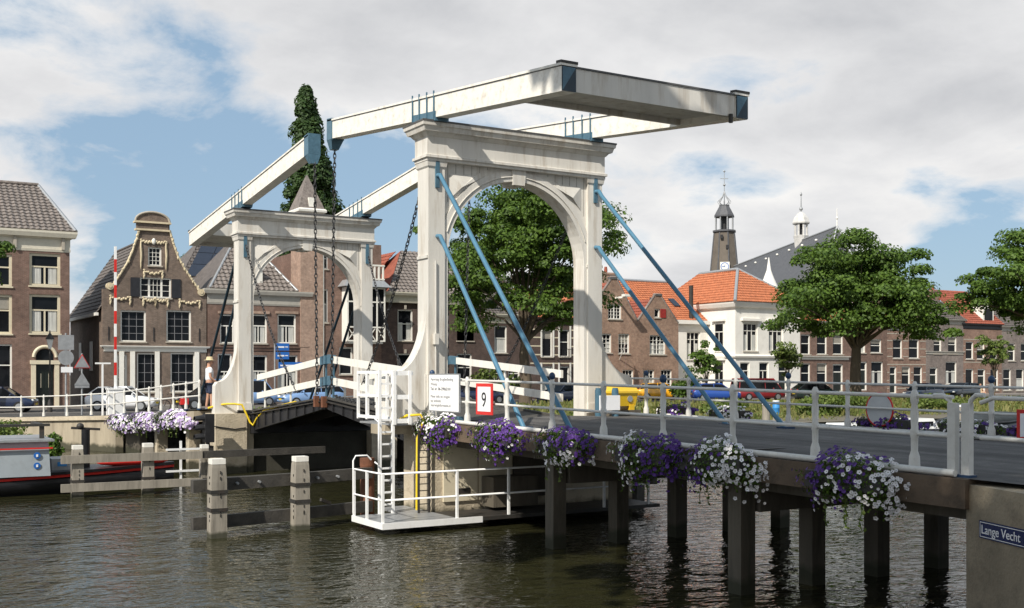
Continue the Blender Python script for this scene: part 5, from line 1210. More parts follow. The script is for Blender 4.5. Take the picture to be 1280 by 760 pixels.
for k, (x, y, zc, rx, rz, lab) in enumerate([(49.2, 70.6, 4.3, 1.7, 2.5, 'young street tree in front of the link building, left of the white house'), (58.6, 70.8, 4.2, 1.6, 1.8, 'young street tree before the right half of the white house'), (78.6, 65.0, 5.0, 1.9, 2.3, 'young street tree at the right before the banded red house')]):
    tree(lab, (x, y, 1.2), (x, y, zc), (rx, rx, rz), .07, 34, 70, .20, 'leafy' if k else 'leaf', 'young street trees', (.55, .7), 'young_tree', surf=.3)
tree('tree at the left edge whose leaves overlap the corner house', (-7.9, 66.5, 1.2), (-6.6, 67.0, 9.2), (3.3, 3.0, 3.4), .22, 60, 300, .17, 'leaf', 'trees along the river', (.8, .7))
tree('leafy tree top behind the neck gable house', (16.7, 105, 1.2), (16.5, 105, 10.2), (4.5, 4, 4.6), .3, 60, 220, .28, 'leaf', 'trees behind the houses')
tree('dark tree behind the big maple, left of the orange gables', (47.5, 99, 1.2), (43.5, 97, 10.5), (2.8, 2.8, 5.6), .3, 70, 220, .22, 'leafd', 'trees behind the houses')
# trees on the near bank, behind and left of the camera: they shade the approach and the abutment
tree('tree on the near quay behind the viewpoint', (-8.5, -3.2, 1.8), (-9.4, 3.0, 17.0), (7.4, 6.4, 5.4), .4, 125, 150, .38, group='trees on the near quay', cr=(1.5, .8), surf=.45)
tree('tree on the near quay spit left of the viewpoint', (-18.5, 3.6, 1.8), (-12.0, 7.3, 19.5), (6.2, 5.0, 5.0), .4, 130, 130, .42, group='trees on the near quay', cr=(1.4, .8), surf=.45)
tree('second tree on the near quay behind the viewpoint', (-17.5, -6, 1.8), (-16.5, -5.0, 17.0), (6.5, 6.0, 6), .4, 100, 110, .45, group='trees on the near quay', cr=(1.5, .8), surf=.45)
def bush(label, c, r, n, leaf, mat='leaf', name='bush', cat='bush', group=None):
    t = thing(name, label, cat, (c[0], c[1], c[2]-r[2]), group)
    k = 16; D = rand_dirs(k); Cc = np.array(c)+D*np.array(r)*.6
    P = np.repeat(Cc, n//k, axis=0); off = rand_dirs(len(P))*(nrg.random((len(P), 1))**.5); P = P+off*np.array(r)*.5
    off[:, 2] = abs(off[:, 2])+.2
    V = leaf_quads(P, leaf, N=off); tag(link('foliage', quads_mesh('foliage', V-np.array(WL[t]), MT[mat]), t, WL[t]), kind='stuff')
    mb = MB()
    for i in range(8): mb.path([(c[0], c[1], c[2]-r[2]), tuple(Cc[i])], [.03, .012], 4)
    mb.build('stems', MT['bark'], t); return t
bush('overgrown bush at the foot of the quay wall behind the barge', (-5.9, 50.5, .75), (1.5, 1.2, .7), 2600, .13, 'leafy')
bush('green weeds hanging beside the barge cabin against the quay wall', (-4.5, 48.2, .4), (.6, .6, .6), 1000, .13)
bush('dark climbing shrub against the house left of the big tree trunk', (25.9, 74.5, 3.2), (1.2, 1, 2.2), 2000, .2, 'leaf')
bush('green hedge under the white arched window', (31.5, 74.6, 2.6), (2.4, .8, 1.3), 2200, .2, 'leafy')
bush('green shrubs in front of the white house under the young tree', (48.3, 72, 2.1), (1.6, 1, 1.1), 1500, .2, 'leaf')
# bank vegetation
n = 26000
X0 = 7.5+nrg.random(n)**1.0*75; Y0 = 42.3+nrg.random(n)*21.5
zb = np.interp(Y0, [40.9, 42.2, 46, 52, 60, 64.6], [-.4, .45, .8, 1.08, 1.2, 1.26])
dens = np.sin(X0*.35)*np.cos(Y0*.4+X0*.13)+nrg.random(n)*.9
hh = (.08+.16*nrg.random(n))*(1+.9*(dens > .75)); an = nrg.random(n)*math.pi*2; ww = .05+.05*nrg.random(n)
dx, dy = np.cos(an)*ww, np.sin(an)*ww; lx, ly = nrg.normal(size=(2, n))*.1
V = np.stack([np.stack([X0-dx, Y0-dy, zb], 1), np.stack([X0+dx, Y0+dy, zb], 1), np.stack([X0+dx*.5+lx, Y0+dy*.5+ly, zb+hh], 1), np.stack([X0-dx*.5+lx, Y0-dy*.5+ly, zb+hh], 1)], 1).reshape(-1, 3)
tag(link('long_grass', quads_mesh('long_grass', V, MT['grassm'])), 'long dry and green grass covering the far river bank', 'grass', kind='stuff')
for i, (x, y, r, h, lab) in enumerate([(38.2, 47.5, 2.0, .75, 'green weed patch on the bank behind the white mooring post'), (45, 52.5, 3.0, .8, 'tall green weeds below the wide maple'), (33, 50, 1.8, .6, 'weed patch on the bank left of the blue barrel'), (52, 50.5, 2.6, .8, 'weed patch on the bank behind the round sign'), (22, 47, 1.8, .7, 'weed patch on the bank behind the barrier board')]):
    bush(lab, (x, y, 1.0+h*.5), (r, r*.6, h), 2600, .17, 'leafy', 'weeds', 'weeds', 'weed patches on the bank')
# ---------------------------------------------------------------- flower boxes
def blooms(parent, name, P, N, size, mat, eye=None):
    n = len(P)
    if n == 0: return
    N = N/np.linalg.norm(N, axis=1, keepdims=True); T = np.cross(N, rand_dirs(n)); T /= np.linalg.norm(T, axis=1, keepdims=True); B = np.cross(N, T)
    s = size*(.65+.6*nrg.random((n, 1))); k = 10; ring = []
    tris = []
    for j in range(k):
        def pt(jj):
            a = 2*math.pi*jj/k; r = s*(1.0 if jj % 2 == 0 else .8)
            return P+T*r*math.cos(a)+B*r*math.sin(a)+N*s*.22
        tris.append(np.stack([P, pt(j), pt(j+1)], 1))
    V = np.concatenate(tris, 1).reshape(-1, 3); o = np.array(WL[parent])
    tag(link(name, quads_mesh(name, V-o, mat, 3), parent, WL[parent]), kind='stuff')
    if eye is not None:
        q = P+N*s*.07; V = np.stack([q+T*s*.26, q+B*s*.26, q-T*s*.26, q-B*s*.26], 1).reshape(-1, 3)
        tag(link('bloom_eyes', quads_mesh('bloom_eyes', V-o, eye), parent, WL[parent]), kind='stuff')
def flower_box(label, ctr, half, nb, size, white, lean=(-1, -.35, .35), axis='y', trail=0, group='flower boxes on the bridge railings', wm='petw', pm_='petp', dens=1.0):
    t = thing('flower_box', label, 'flower box', (ctr[0], ctr[1], ctr[2]-.1), group)
    hx, hy, hz = half; cx, cy, cz = ctr
    MB().box(cx-min(hx, .16), cx+min(hx, .16), cy-hy*.8, cy+hy*.8, cz-.12, cz+.1).build('planter', MT['steeld'], t)
    m = int(nb*7*dens); D = rand_dirs(m); lump = 1+.16*np.sin(D[:, 1:2]*7+ctr[1]*3)+.1*np.sin(D[:, 2:]*9)
    lobe = lambda P: hz*.15*np.sin((P[:, 1]-cy)/hy*3.6+cy*5)
    P = np.array(ctr)+D*np.array(half)*lump*(.6+.45*nrg.random((m, 1))); P[:, 2] += lobe(P)-hz*.7*nrg.random(m)**7
    V = leaf_quads(P, size*1.15, N=D*1.0); tag(link('leaves', quads_mesh('leaves', V-np.array(WL[t]), MT['leaf']), t, WL[t]), kind='stuff')
    D = rand_dirs(nb*3); L = np.array(lean)
    D = D[(D @ L) > -.15][:nb]; m = len(D)
    lump = 1+.16*np.sin(D[:, 1:2]*7+ctr[1]*3)+.1*np.sin(D[:, 2:]*9)
    P = np.array(ctr)+D*np.array(half)*lump*(.96+.2*nrg.random((m, 1))); P[:, 2] += lobe(P)-hz*.9*nrg.random(m)**9*(D[:, 2] < .2)
    u = (P[:, 1]-cy)/hy; v = (P[:, 2]-cz)/hz
    pw = white(u, v)+.28*(nrg.random(m)-.5)+.25*np.sin(P[:, 1]*9+P[:, 2]*7)
    isw = pw > .5; N = D+L*.45+rand_dirs(m)*.35
    blooms(t, 'white_blooms', P[isw], N[isw], size, MT[wm], MT['eye'])
    blooms(t, 'purple_blooms', P[~isw], N[~isw], size*1.08, MT[pm_], None)
    if trail:
        mb = MB(); Q = []
        for k in range(trail):
            y = cy+rnd.uniform(-.6, .6)*hy; x = cx-hx*.5; z = cz-hz*.6; pp = [(x, y, z)]
            for j in range(6): y += rnd.uniform(-.03, .03); z -= .07; pp.append((x+rnd.uniform(-.02, .02), y, z)); Q.append(pp[-1])
            mb.path(pp, .006, 4)
        tag(mb.build('trailing_stem', MT['leaf'], t), kind='stuff')
        Q = np.array(Q); V = leaf_quads(np.repeat(Q, 2, 0)+nrg.normal(size=(len(Q)*2, 3))*.02, .05); tag(link('trailing_leaves', quads_mesh('trailing_leaves', V-np.array(WL[t]), MT['leafy']), t, WL[t]), kind='stuff')
    return t
S_ = lambda k: (lambda u, v: .5+k*u)
BX = [(10.42, .82, .32, 400, .031, lambda u, v: .46-.6*u-.2*v, 'rightmost near flower box, purple at its left and white petunias at its right', 4),
      (13.05, .85, .33, 400, .031, lambda u, v: .6-.85*u-.1*v, 'flower box with dark purple left side and large white right side on the shaded railing', 2),
      (14.8, .82, .34, 400, .031, lambda u, v: .45+1.0*u, 'flower box with white left half and deep purple right half', 3),
      (17.25, .80, .31, 380, .031, lambda u, v: .42-.35*v+.1*u, 'flower box half in sun, purple above and white lilac below', 2),
      (19.7, .86, .31, 380, .031, lambda u, v: .22+.05*u-.1*v, 'mostly violet flower box just below the number nine sign', 0),
      (22.4, .98, .33, 400, .031, lambda u, v: .56+.5*u+.5*v, 'sunlit flower box with white top and violet middle under the white notice board', 1)]
for y, hy, hz, nb, sz, fn, lab, tr_ in BX:
    flower_box(lab, (-.27, y, deckz(y)-.17), (.27, hy, hz), nb, sz, fn, trail=tr_)
for i, (y, hy, lab) in enumerate([(22.3, .7, 'low flower box at the far railing nearest the portal'), (20.3, .7, 'low flower box at the far railing left of the blue barrel'), (15.6, .8, 'dark purple flower box on the far railing under the round sign'), (13.6, .75, 'white flower box on the far railing right of the gate post'), (12.1, .75, 'purple flower box on the far railing at the right edge')]):
    flower_box(lab, (6.5, y, deckz(y)+.16), (.22, hy, .17), 170, .036, [lambda u, v: .3, lambda u, v: .75, lambda u, v: .2, lambda u, v: .9+.5*u, lambda u, v: .05][i], lean=(-.7, -.3, .7))
for i, (y0, y1) in enumerate(((38.9, 42.6), (42.8, 46.6), (46.8, 50.4))):
    y = (y0+y1)/2
    flower_box(['flower box of white and lilac petunias beside the standing man', 'middle lilac and white flower box on the far approach railing', 'flower box of white and lilac petunias at the foot of the barrier cabinet'][i], (-1.48-(y-40)*.02, y, 1.83-(y-38.5)*.047), (.33, 2.1, .27), 560, .052, [lambda u, v: .5+.1*u, lambda u, v: .42, lambda u, v: .55][i], trail=4, pm_='petl', group='flower boxes on the far approach')
# ================================================================ signs
t = thing('notice_board', 'white notice board with bridge service text fixed to the near railing', 'sign', (-.06, 22.3, 2.4))
bo = Vector((-.075, 23.12, 2.53)); bX = Vector((0, -1, 0)); bN = Vector((-1, 0, 0))
sheet3(MB(), bo, bX, (0, 0, 1), bN, 0, 1.45, 0, .82, 0, .02).build('board', MT['sign'], t)
mb = MB()
for q in ((-.01, 1.46, -.02, 0), (-.01, 1.46, .82, .835), (-.015, 0, 0, .82), (1.45, 1.465, 0, .82)): sheet3(mb, bo, bX, (0, 0, 1), bN, *q, -.01, .03)
mb.build('frame', MT['galv'], t)
for s, z, sz, m_ in (('Aanvraag Brugbediening', .68, .094, 'greyink'), ('Weesp', .57, .094, 'greyink'), ('Tel. nr. 06-29062101', .46, .094, 'ink'), ('Meer info en vragen', .29, .094, 'greyink'), ('op website', .19, .094, 'greyink'), ('vaarweginformatie.nl', .09, .094, 'greyink')):
    text_obj('lettering', s, sz, MT[m_], t, bo+bX*.07+Vector((0, 0, z))+bN*.022, bX, sx=1.22 if len(s) > 20 else 1.25)
MB().box(-.06, .06, 21.75, 22.0, 1.9, 2.42).build('bracket', MT['blue'], t)
t = thing('number_sign', 'red bordered white sign with the number 9 on the near railing', 'sign', (-.08, 20.9, 2.3))
bo = Vector((-.09, 20.88, 2.50))
sheet3(MB(), bo, bX, (0, 0, 1), bN, 0, .70, 0, .66, 0, .02).build('plate', MT['red'], t)
sheet3(MB(), bo, bX, (0, 0, 1), bN, .075, .625, .07, .59, .02, .024).build('white_field', MT['sign'], t)
text_obj('numeral', '9', .44, MT['ink'], t, bo+bX*.35+Vector((0, 0, .17))+bN*.026, bX, align='CENTER', sx=1.0, depth=.003)
t = thing('round_sign', 'grey back of a round red rimmed shipping sign on the far railing', 'sign', (6.3, 15.6, 2.5))
cn = Vector((6.3, 15.62, deckz(15.6)+.46))
MB().cyl(cn, cn+Vector((.02, 0, 0)), .33, n=28, smooth=False).build('disc', MT['signback'], t)
MB().path([(6.31, cn.y+.335*math.cos(R(12*i)), cn.z+.335*math.sin(R(12*i))) for i in range(30)], .02, 5, closed=True).build('rim', MT['red'], t)
t = thing('panel_sign', 'red bordered white sign at the right edge on the far railing', 'sign', (6.3, 12.5, 2.2))
sheet3(MB(), (6.16, 12.42, 2.18), bX, (0, 0, 1), bN, 0, .75, 0, .55, 0, .02).build('plate', MT['red'], t)
sheet3(MB(), (6.16, 12.42, 2.18), bX, (0, 0, 1), bN, .07, .68, .07, .48, .02, .024).build('white_field', MT['sign'], t)
t = thing('direction_sign', 'blue route signs on a grey pole in front of the tent roofed house', 'road sign', (13.95, 74.6, 1.3))
MB().cyl((13.95, 74.6, 1.2), (13.95, 74.6, 5.6), .06).build('pole', MT['galv'], t)
for q in ((14.0, 14.95, 5.0, 5.5), (14.0, 14.95, 4.4, 4.9), (14.2, 15.9, 3.75, 4.2)):
    p = MB().box(q[0], q[1], 74.52, 74.56, q[2], q[3]).build('panel', MT['signblue'], t)
    mb = MB(); mb.box(q[0]+.12, q[1]-.35, 74.51, 74.518, (q[2]+q[3])/2-.06, (q[2]+q[3])/2+.04).bar((q[1]-.28, 74.514, (q[2]+q[3])/2), (q[1]-.08, 74.514, (q[2]+q[3])/2), .006, .06).build('arrow', MT['sign'], p)
def pole(label, x, y, z, h, build, cat='road sign', name='road_sign'):
    t = thing(name, label, cat, (x, y, z)); MB().cyl((x, y, z), (x, y, z+h), .045, n=8).build('pole', MT['galv'], t); build(t, x, y, z); return t
def tri(t, x, y, zc, s, rim):
    P = [(x-s, zc-s*.8), (x+s, zc-s*.8), (x, zc+s*.95)]
    if rim: MB().plate([(x-s*1.15, zc-s*.9), (x+s*1.15, zc-s*.9), (x, zc+s*1.15)], [], y-.07, y-.06).build('rim', MT['red'], t)
    MB().plate(P, [], y-.085, y-.072).build('plate', MT['galv'], t)
def b1(t, x, y, z):
    MB().box(x-.38, x+.38, y-.08, y-.06, z+3.35, z+4.1).build('plate', MT['galv'], t)
    MB().cyl((x, y-.06, z+2.95), (x, y-.08, z+2.95), .38, n=24, smooth=False).build('disc', MT['galv'], t)
    MB().box(x-.24, x+.32, y-.08, y-.06, z+2.2, z+2.48).build('plate', MT['sign'], t)
pole('grey backs of a square and a round road sign on one pole', -1.9, 60.5, 1.25, 4.2, b1)
def b2(t, x, y, z): tri(t, x, y, z+2.75, .36, True); tri(t, x, y, z+1.85, .38, False); MB().box(x-.36, x+.36, y-.07, y-.05, z+1.4, z+1.62).build('plate', MT['galv'], t)
pole('pair of triangular road signs on one pole before the alley', -.95, 61.5, 1.25, 3.2, b2)
t = thing('street_lamp', 'dark old fashioned street lamp in front of the arched door', 'street lamp', (-1.5, 68.2, 1.2))
MB().lathe([(.14, 0), (.14, .5), (.07, .7), (.06, 2.2), (.08, 2.25), (.045, 2.4), (.045, 3.6)], (-1.5, 68.2, 1.2), 8).build('pole', MT['steeld'], t)
MB().lathe([(.08, 3.6), (.2, 4.15)], (-1.5, 68.2, 1.2), 6, False).build('lantern', MT['lampw'], t)
MB().lathe([(.27, 4.15), (.12, 4.4), (.05, 4.5), (.03, 4.65)], (-1.5, 68.2, 1.2), 6, False).build('lamp_top', MT['steeld'], t)
t = thing('street_lamp', 'street lamp standing by the trunk of the wide maple', 'street lamp', (57.6, 62.6, 1.2))
MB().cyl((57.6, 62.6, 1.2), (57.6, 62.6, 5.6), .07).build('pole', MT['steeld'], t); MB().lathe([(.1, 5.6), (.28, 6.2), (.33, 6.22), (.1, 6.6)], (57.6, 62.6, 0), 6, False).build('lantern', MT['galv'], t)
# barrier
t = thing('barrier', 'raised red and white striped barrier boom on a white cabinet', 'barrier', (-1.0, 51.8, 1.5))
bx_, by_ = -1.35, 51.3
MB().box(bx_-.32, bx_+.32, by_-.3, by_+.3, 1.5, 2.68).build('cabinet', MT['clean'], t); MB().box(bx_-.35, bx_+.35, by_-.33, by_+.33, 2.68, 2.74).build('cabinet_lid', MT['clean'], t)
for k in range(11):
    z0 = 2.74+k*.568; MB().box(bx_-.04, bx_+.06, by_-.04, by_+.04, z0, z0+.568).build('boom_stripe', MT['clean' if k % 2 == 0 else 'red'], t)
MB().box(-1.93, -1.86, 51.2, 51.27, 1.5, 3.8).box(-2.2, -1.55, 51.2, 51.26, 3.8, 3.87).build('boom_rest', MT['clean'], t)
# traffic light for shipping
t = thing('traffic_light', 'dark shipping traffic light with three visors beside the far pier', 'traffic light', (-1.45, 36.8, 0))
MB().cyl((-1.35, 36.8, -1), (-1.35, 36.8, 1.15), .07).box(-1.5, -1.2, 36.65, 36.95, .75, 1.0).build('pole', MT['steeld'], t)
MB().box(-1.5, -1.2, 36.55, 36.9, 1.12, 2.05).build('housing', MT['black'], t)
for z in (1.3, 1.6, 1.9):
    MB().path([(-1.5, 36.72+.13*math.cos(R(a)), z+.13*math.sin(R(a))) for a in range(-30, 211, 30)], .012, 4).build('visor_rim', MT['black'], t)
    mb = MB(); 
    for a in range(-30, 210, 30):
        c0_, s0, c1, s1 = math.cos(R(a)), math.sin(R(a)), math.cos(R(a+30)), math.sin(R(a+30))
        mb.add([(-1.5, 36.72+.13*c0_, z+.13*s0), (-1.5, 36.72+.13*c1, z+.13*s1), (-1.82, 36.72+.13*c1, z+.1*s1-.02), (-1.82, 36.72+.13*c0_, z+.1*s0-.02)], [(0, 1, 2, 3)])
    mb.build('visor', MT['black'], t)
# ================================================================ people
def skin_mesh(name, pts, edges, rad, mat, parent, sub=2):
    me = bpy.data.meshes.new(name); me.from_pydata(pts, edges, []); o = bpy.data.objects.new(name, me); C.objects.link(o)
    m = o.modifiers.new('s', 'SKIN'); m.use_smooth_shade = True
    for v, r_ in zip(me.skin_vertices[0].data, rad): v.radius = r_ if isinstance(r_, tuple) else (r_, r_)
    me.skin_vertices[0].data[0].use_root = True
    s = o.modifiers.new('u', 'SUBSURF'); s.levels = s.render_levels = sub
    dg = bpy.context.evaluated_depsgraph_get(); dg.update()
    r_ = bpy.data.meshes.new_from_object(o.evaluated_get(dg)); bpy.data.objects.remove(o)
    r_.name = name; r_.materials.clear(); r_.materials.append(mat)
    for p in r_.polygons: p.use_smooth = True
    return link(name, r_, parent, WL[parent])
def person(label, loc, rot, seat=False, hat=True, top='cloth', low='shorts'):
    t = thing('person', label, 'person', (0, 0, 0))
    hp = .93 if not seat else .48
    P = [(0, 0, hp), (0, .0, hp+.16), (0, .01, hp+.34), (0, -.01, hp+.50), (0, -.02, hp+.57), (0, .015, hp+.66), (0, .03, hp+.75), (0, .01, hp+.82)]
    E_ = [(i, i+1) for i in range(7)]; Rd = [(.15, .11), (.14, .105), (.155, .11), (.10, .075), (.052, .055), (.07, .085), (.078, .096), (.05, .06)]
    def limb(a, pts, rr):
        prev = a
        for p, r_ in zip(pts, rr): P.append(p); Rd.append(r_); E_.append((prev, len(P)-1)); prev = len(P)-1
        return prev
    hands = []
    for s in (-1, 1):
        if seat: limb(0, [(s*.09, .1, hp), (s*.11, .45, hp+.02), (s*.10, .47, .08), (s*.11, .60, .035)], [.085, .058, .042, .03])
        else: limb(0, [(s*.095, 0, hp-.07), (s*.11, .02+.03*s, .50), (s*.11, -.01+.06*s, .09), (s*.12, .13+.06*s, .035)], [.088, .056, .042, .035])
        sh = (s*.19, -.01, hp+.48)
        if seat: hb = [(s*.24, .06, hp+.22), (s*.14, .26, hp+.14), (s*.12, .31, hp+.14)]
        else: hb = [(s*.24, -.02, hp+.20), (s*.22, .16, hp+.03), (s*.20, .22, hp-.01)]
        e = limb(3, [sh]+hb, [.058, .042, .032, .026])
        h0 = Vector(hb[2])
        for f, (dx_, ln) in enumerate(((-.024, .07), (-.008, .082), (.009, .078), (.025, .062))):
            limb(e, [tuple(h0+Vector((dx_, .03, -.01))), tuple(h0+Vector((dx_, .03+ln*.6, -.03))), tuple(h0+Vector((dx_, .03+ln*.8, -.06)))], [.009, .008, .007])
        limb(e, [tuple(h0+Vector((-s*.035, .005, .0))), tuple(h0+Vector((-s*.05, .035, -.02)))], [.009, .008])
    skin_mesh('body', P, E_, Rd, MT['skin'], t)
    # clothes
    sp_, se, sr = [(0, 0, hp+.02), (0, .0, hp+.2), (0, .01, hp+.36), (0, -.01, hp+.5), (0, -.015, hp+.545)], [(0, 1), (1, 2), (2, 3), (3, 4)], [(.175, .135), (.165, .13), (.178, .13), (.12, .09), (.07, .07)]
    for s in (-1, 1):
        k = len(sp_); sp_ += [(s*.195, -.01, hp+.475), (s*.235, -.012, hp+.31)]; se += [(3, k), (k, k+1)]; sr += [.075, .068]
    skin_mesh('shirt', sp_, se, sr, MT[top], t)
    if seat: lp, lr = [(0, 0, hp), (-.09, .1, hp), (-.105, .36, hp+.015), (.09, .1, hp), (.105, .36, hp+.015)], [(.165, .125), .1, .08, .1, .08]
    else: lp, lr = [(0, 0, hp+.02), (-.098, 0, hp-.08), (-.112, .0, .52), (.098, 0, hp-.08), (.112, .03, .52)], [(.17, .125), .105, .088, .105, .088]
    skin_mesh('shorts', lp, [(0, 1), (1, 2), (0, 3), (3, 4)], lr, MT[low], t)
    hz = hp+.72
    for s in (-1, 1):
        MB().ell((s*.033, .107, hz+.02), (.012, .008, .009), 6, 4).build('eye', MT['ink'], t)
        MB().ell((s*.082, .02, hz+.0), (.014, .025, .034), 6, 5).build('ear', MT['skin'], t)
    MB().ell((0, .125, hz-.015), (.015, .022, .024), 6, 5).build('nose', MT['skin'], t); MB().ell((0, .104, hz-.062), (.028, .012, .008), 6, 4).build('mouth', MT['lampr'], t)
    MB().ell((0, -.012, hz+.055), (.088, .098, .075), 10, 6).build('hair', MT['greyink'] if hat else MT['bark'], t)
    if hat: MB().lathe([(.175, hz+.062), (.178, hz+.07), (.105, hz+.085), (.10, hz+.15), (.085, hz+.185), (.02, hz+.19)], (0, .01, 0), 16).build('hat', MT['straw'], t)
    for s in (-1, 1):
        if not seat: MB().ell((s*.117, .06+.06*s, .035), (.052, .135, .045), 8, 5).build('shoe', MT['greyink'], t)
    t.location = loc; t.rotation_euler = (0, 0, rot); t.scale = (1.12, 1.12, 1.0)
    return t
person('man in white shirt, navy shorts and straw hat standing by the far portal', (-.72, 38.85, 2.13), R(-95))
person('person in a pale yellow top sitting on the street edge at the right', (78.2, 66.2, 1.2), R(170), True, False, 'straw', 'straw')
MB_ = MB().box(77.7, 78.7, 66.1, 66.6, 1.2, 1.62); tag(MB_.build('street_bench', MT['timberd']), 'low dark bench under the seated person', 'bench')
# ================================================================ vehicles
def car(label, paint, loc, rot, kind='hatch'):
    t = thing('parked_car', label, 'car', (0, 0, 0), 'cars parked along the street')
    if kind == 'van': L_, W, Hh = 4.4, .86, 1.85; cab = [(.10, .9), (.24, 1.72), (.45, 1.82), (.97, 1.8), (1.0, 1.0)]
    elif kind == 'wagon': L_, W, Hh = 4.4, .84, 1.45; cab = [(.26, .92), (.42, 1.38), (.6, 1.44), (.90, 1.38), (.985, .95)]
    else: L_, W, Hh = 4.0, .82, 1.47; cab = [(.24, .92), (.40, 1.38), (.58, 1.45), (.82, 1.38), (.97, .95)]
    st = [(0, .35, .62, .80), (.03, .24, .70, .92), (.12, .22, .80, 1.0), (.28, .20, .92, 1.0), (.55, .20, .95, 1.0), (.85, .20, .96, 1.0), (.96, .24, .95, .95), (1.0, .36, .85, .86)]
    rings = []
    for u, zb, zt, wf in st:
        x = (u-.5)*L_; w_ = W*wf
        rings.append([(x, -w_*.9, zb), (x, w_*.9, zb), (x, w_, zb+.22), (x, w_, zt-.12), (x, w_*.9, zt), (x, -w_*.9, zt), (x, -w_, zt-.12), (x, -w_, zb+.22)])
    b = MB().loft(rings, True); b.build('body', paint, t)
    g = []
    for u, z in cab:
        x = (u-.5)*L_; k = (z-.9)/(Hh-.9); w_ = W*(.9-.17*k); g.append((x, w_, z))
    vs = [(x, -w_, z) for x, w_, z in g]+[(x, w_, z) for x, w_, z in g]+[(x, -W*.9, .9) for x, w_, z in g]+[(x, W*.9, .9) for x, w_, z in g]
    m = len(g); fs = []
    for i in range(m-1): fs += [(i, m+i, m+i+1, i+1), (2*m+i, i, i+1, 2*m+i+1), (m+i, 3*m+i, 3*m+i+1, m+i+1)]
    MB().add(vs, fs).build('windows', MT['glass'], t)
    rf = MB().hexa([(g[1][0]-.05, -g[1][1]-.01, g[1][2]-.02), (g[3][0]+.08, -g[3][1]-.01, g[3][2]-.02), (g[3][0]+.08, g[3][1]+.01, g[3][2]-.02), (g[1][0]-.05, g[1][1]+.01, g[1][2]-.02),
         (g[1][0]+.05, -g[1][1]+.04, g[2][2]+.01), (g[3][0], -g[3][1]+.04, g[3][2]+.04), (g[3][0], g[3][1]-.04, g[3][2]+.04), (g[1][0]+.05, g[1][1]-.04, g[2][2]+.01)]); rf.build('roof', paint, t)
    mb = MB()
    for s in (-1, 1):
        for i, wd in ((0, .05), (2, .05), (3, .07)):
            a, c = g[i], g[i+1 if i != 2 else 2]
            if i == 2: mb.bar((a[0], s*W*.9, .9), (a[0], s*(a[1]+.01), a[2]), wd, .05)
            else: mb.bar((a[0], s*(a[1]+.01), a[2]), (c[0], s*(c[1]+.01), c[2]), wd, .05)
    mb.build('pillar_trim', paint, t)
    for u in (.19, .81):
        for s in (-1, 1):
            x = (u-.5)*L_
            w_ = MB().cyl((x, s*W*.76, .31), (x, s*(W+.012), .31), .31, n=18).build('wheel', MT['tyre'], t)
            MB().cyl((x, s*(W+.0), .31), (x, s*(W+.022), .31), .20, n=14).build('rim', MT['rim'], w_)
    for s in (-1, 1):
        MB().ell((-.475*L_, s*W*.62, .66), (.1, .17, .09), 8, 5).build('headlight', MT['lampw'], t)
        MB().ell((.487*L_, s*W*.72, .80), (.06, .1, .16), 8, 5).build('tail_light', MT['lampr'], t)
        MB().ell((-.20*L_, s*(W+.08), .98), (.07, .1, .07), 6, 4).build('mirror', paint, t)
    MB().box(-L_*.5-.012, -L_*.5+.05, -.26, .26, .42, .53).build('plate', MT['yellow'], t)
    MB().box(L_*.5-.05, L_*.5+.012, -.26, .26, .55, .66).build('plate', MT['yellow'], t)
    t.location = loc; t.rotation_euler = (0, 0, R(rot)); return t
cp_ = lambda n, c: car_paint('car_paint_'+n, c)
white_, navy_, black_, lblue, blue_, red_, yel_, dgrn = cp_('white', (.75, .76, .78)), cp_('navy', (.012, .022, .06)), cp_('black', (.012, .012, .014)), cp_('pale_blue', (.18, .30, .52)), cp_('blue', (.015, .07, .33)), cp_('red', (.22, .012, .016)), cp_('yellow', (.75, .36, .015)), cp_('green', (.012, .025, .022))
car('white hatchback parked before the neck gable house', white_, (2.6, 68.6, 1.2), 152)
car('dark blue car at the left edge below the arched door', navy_, (-4.0, 69.5, 1.2), 160)
car('black car parked in front of the gable house behind the railing posts', black_, (8.0, 69.6, 1.2), 5)
car('pale blue car under the parapet planks of the far leaf', lblue, (15.8, 72.5, 1.2), 0, 'wagon')
car('pale blue van left of the direction sign', lblue, (12.0, 74.9, 1.2), 180, 'van')
car('navy hatchback right of the maple trunk', navy_, (33.2, 67.8, 1.2), 12)
car('dark blue car left of the maple trunk', navy_, (28.4, 71.6, 1.2), 180)
car('bright yellow car behind the far railing', yel_, (47.2, 74.2, 1.2), 155)
car('blue hatchback left of the red van', blue_, (48.6, 68.9, 1.2), 160)
car('dark red van before the white corner house', red_, (53.6, 69.2, 1.2), 168, 'van')
car('dark green car left of the wide maple trunk', dgrn, (57.0, 66.0, 1.2), 160)
car('blue estate car right of the wide maple trunk', navy_, (63.4, 60.6, 1.2), 12, 'wagon')
car('black car at the far right behind the railing', black_, (70.5, 62.5, 1.2), 10, 'wagon')
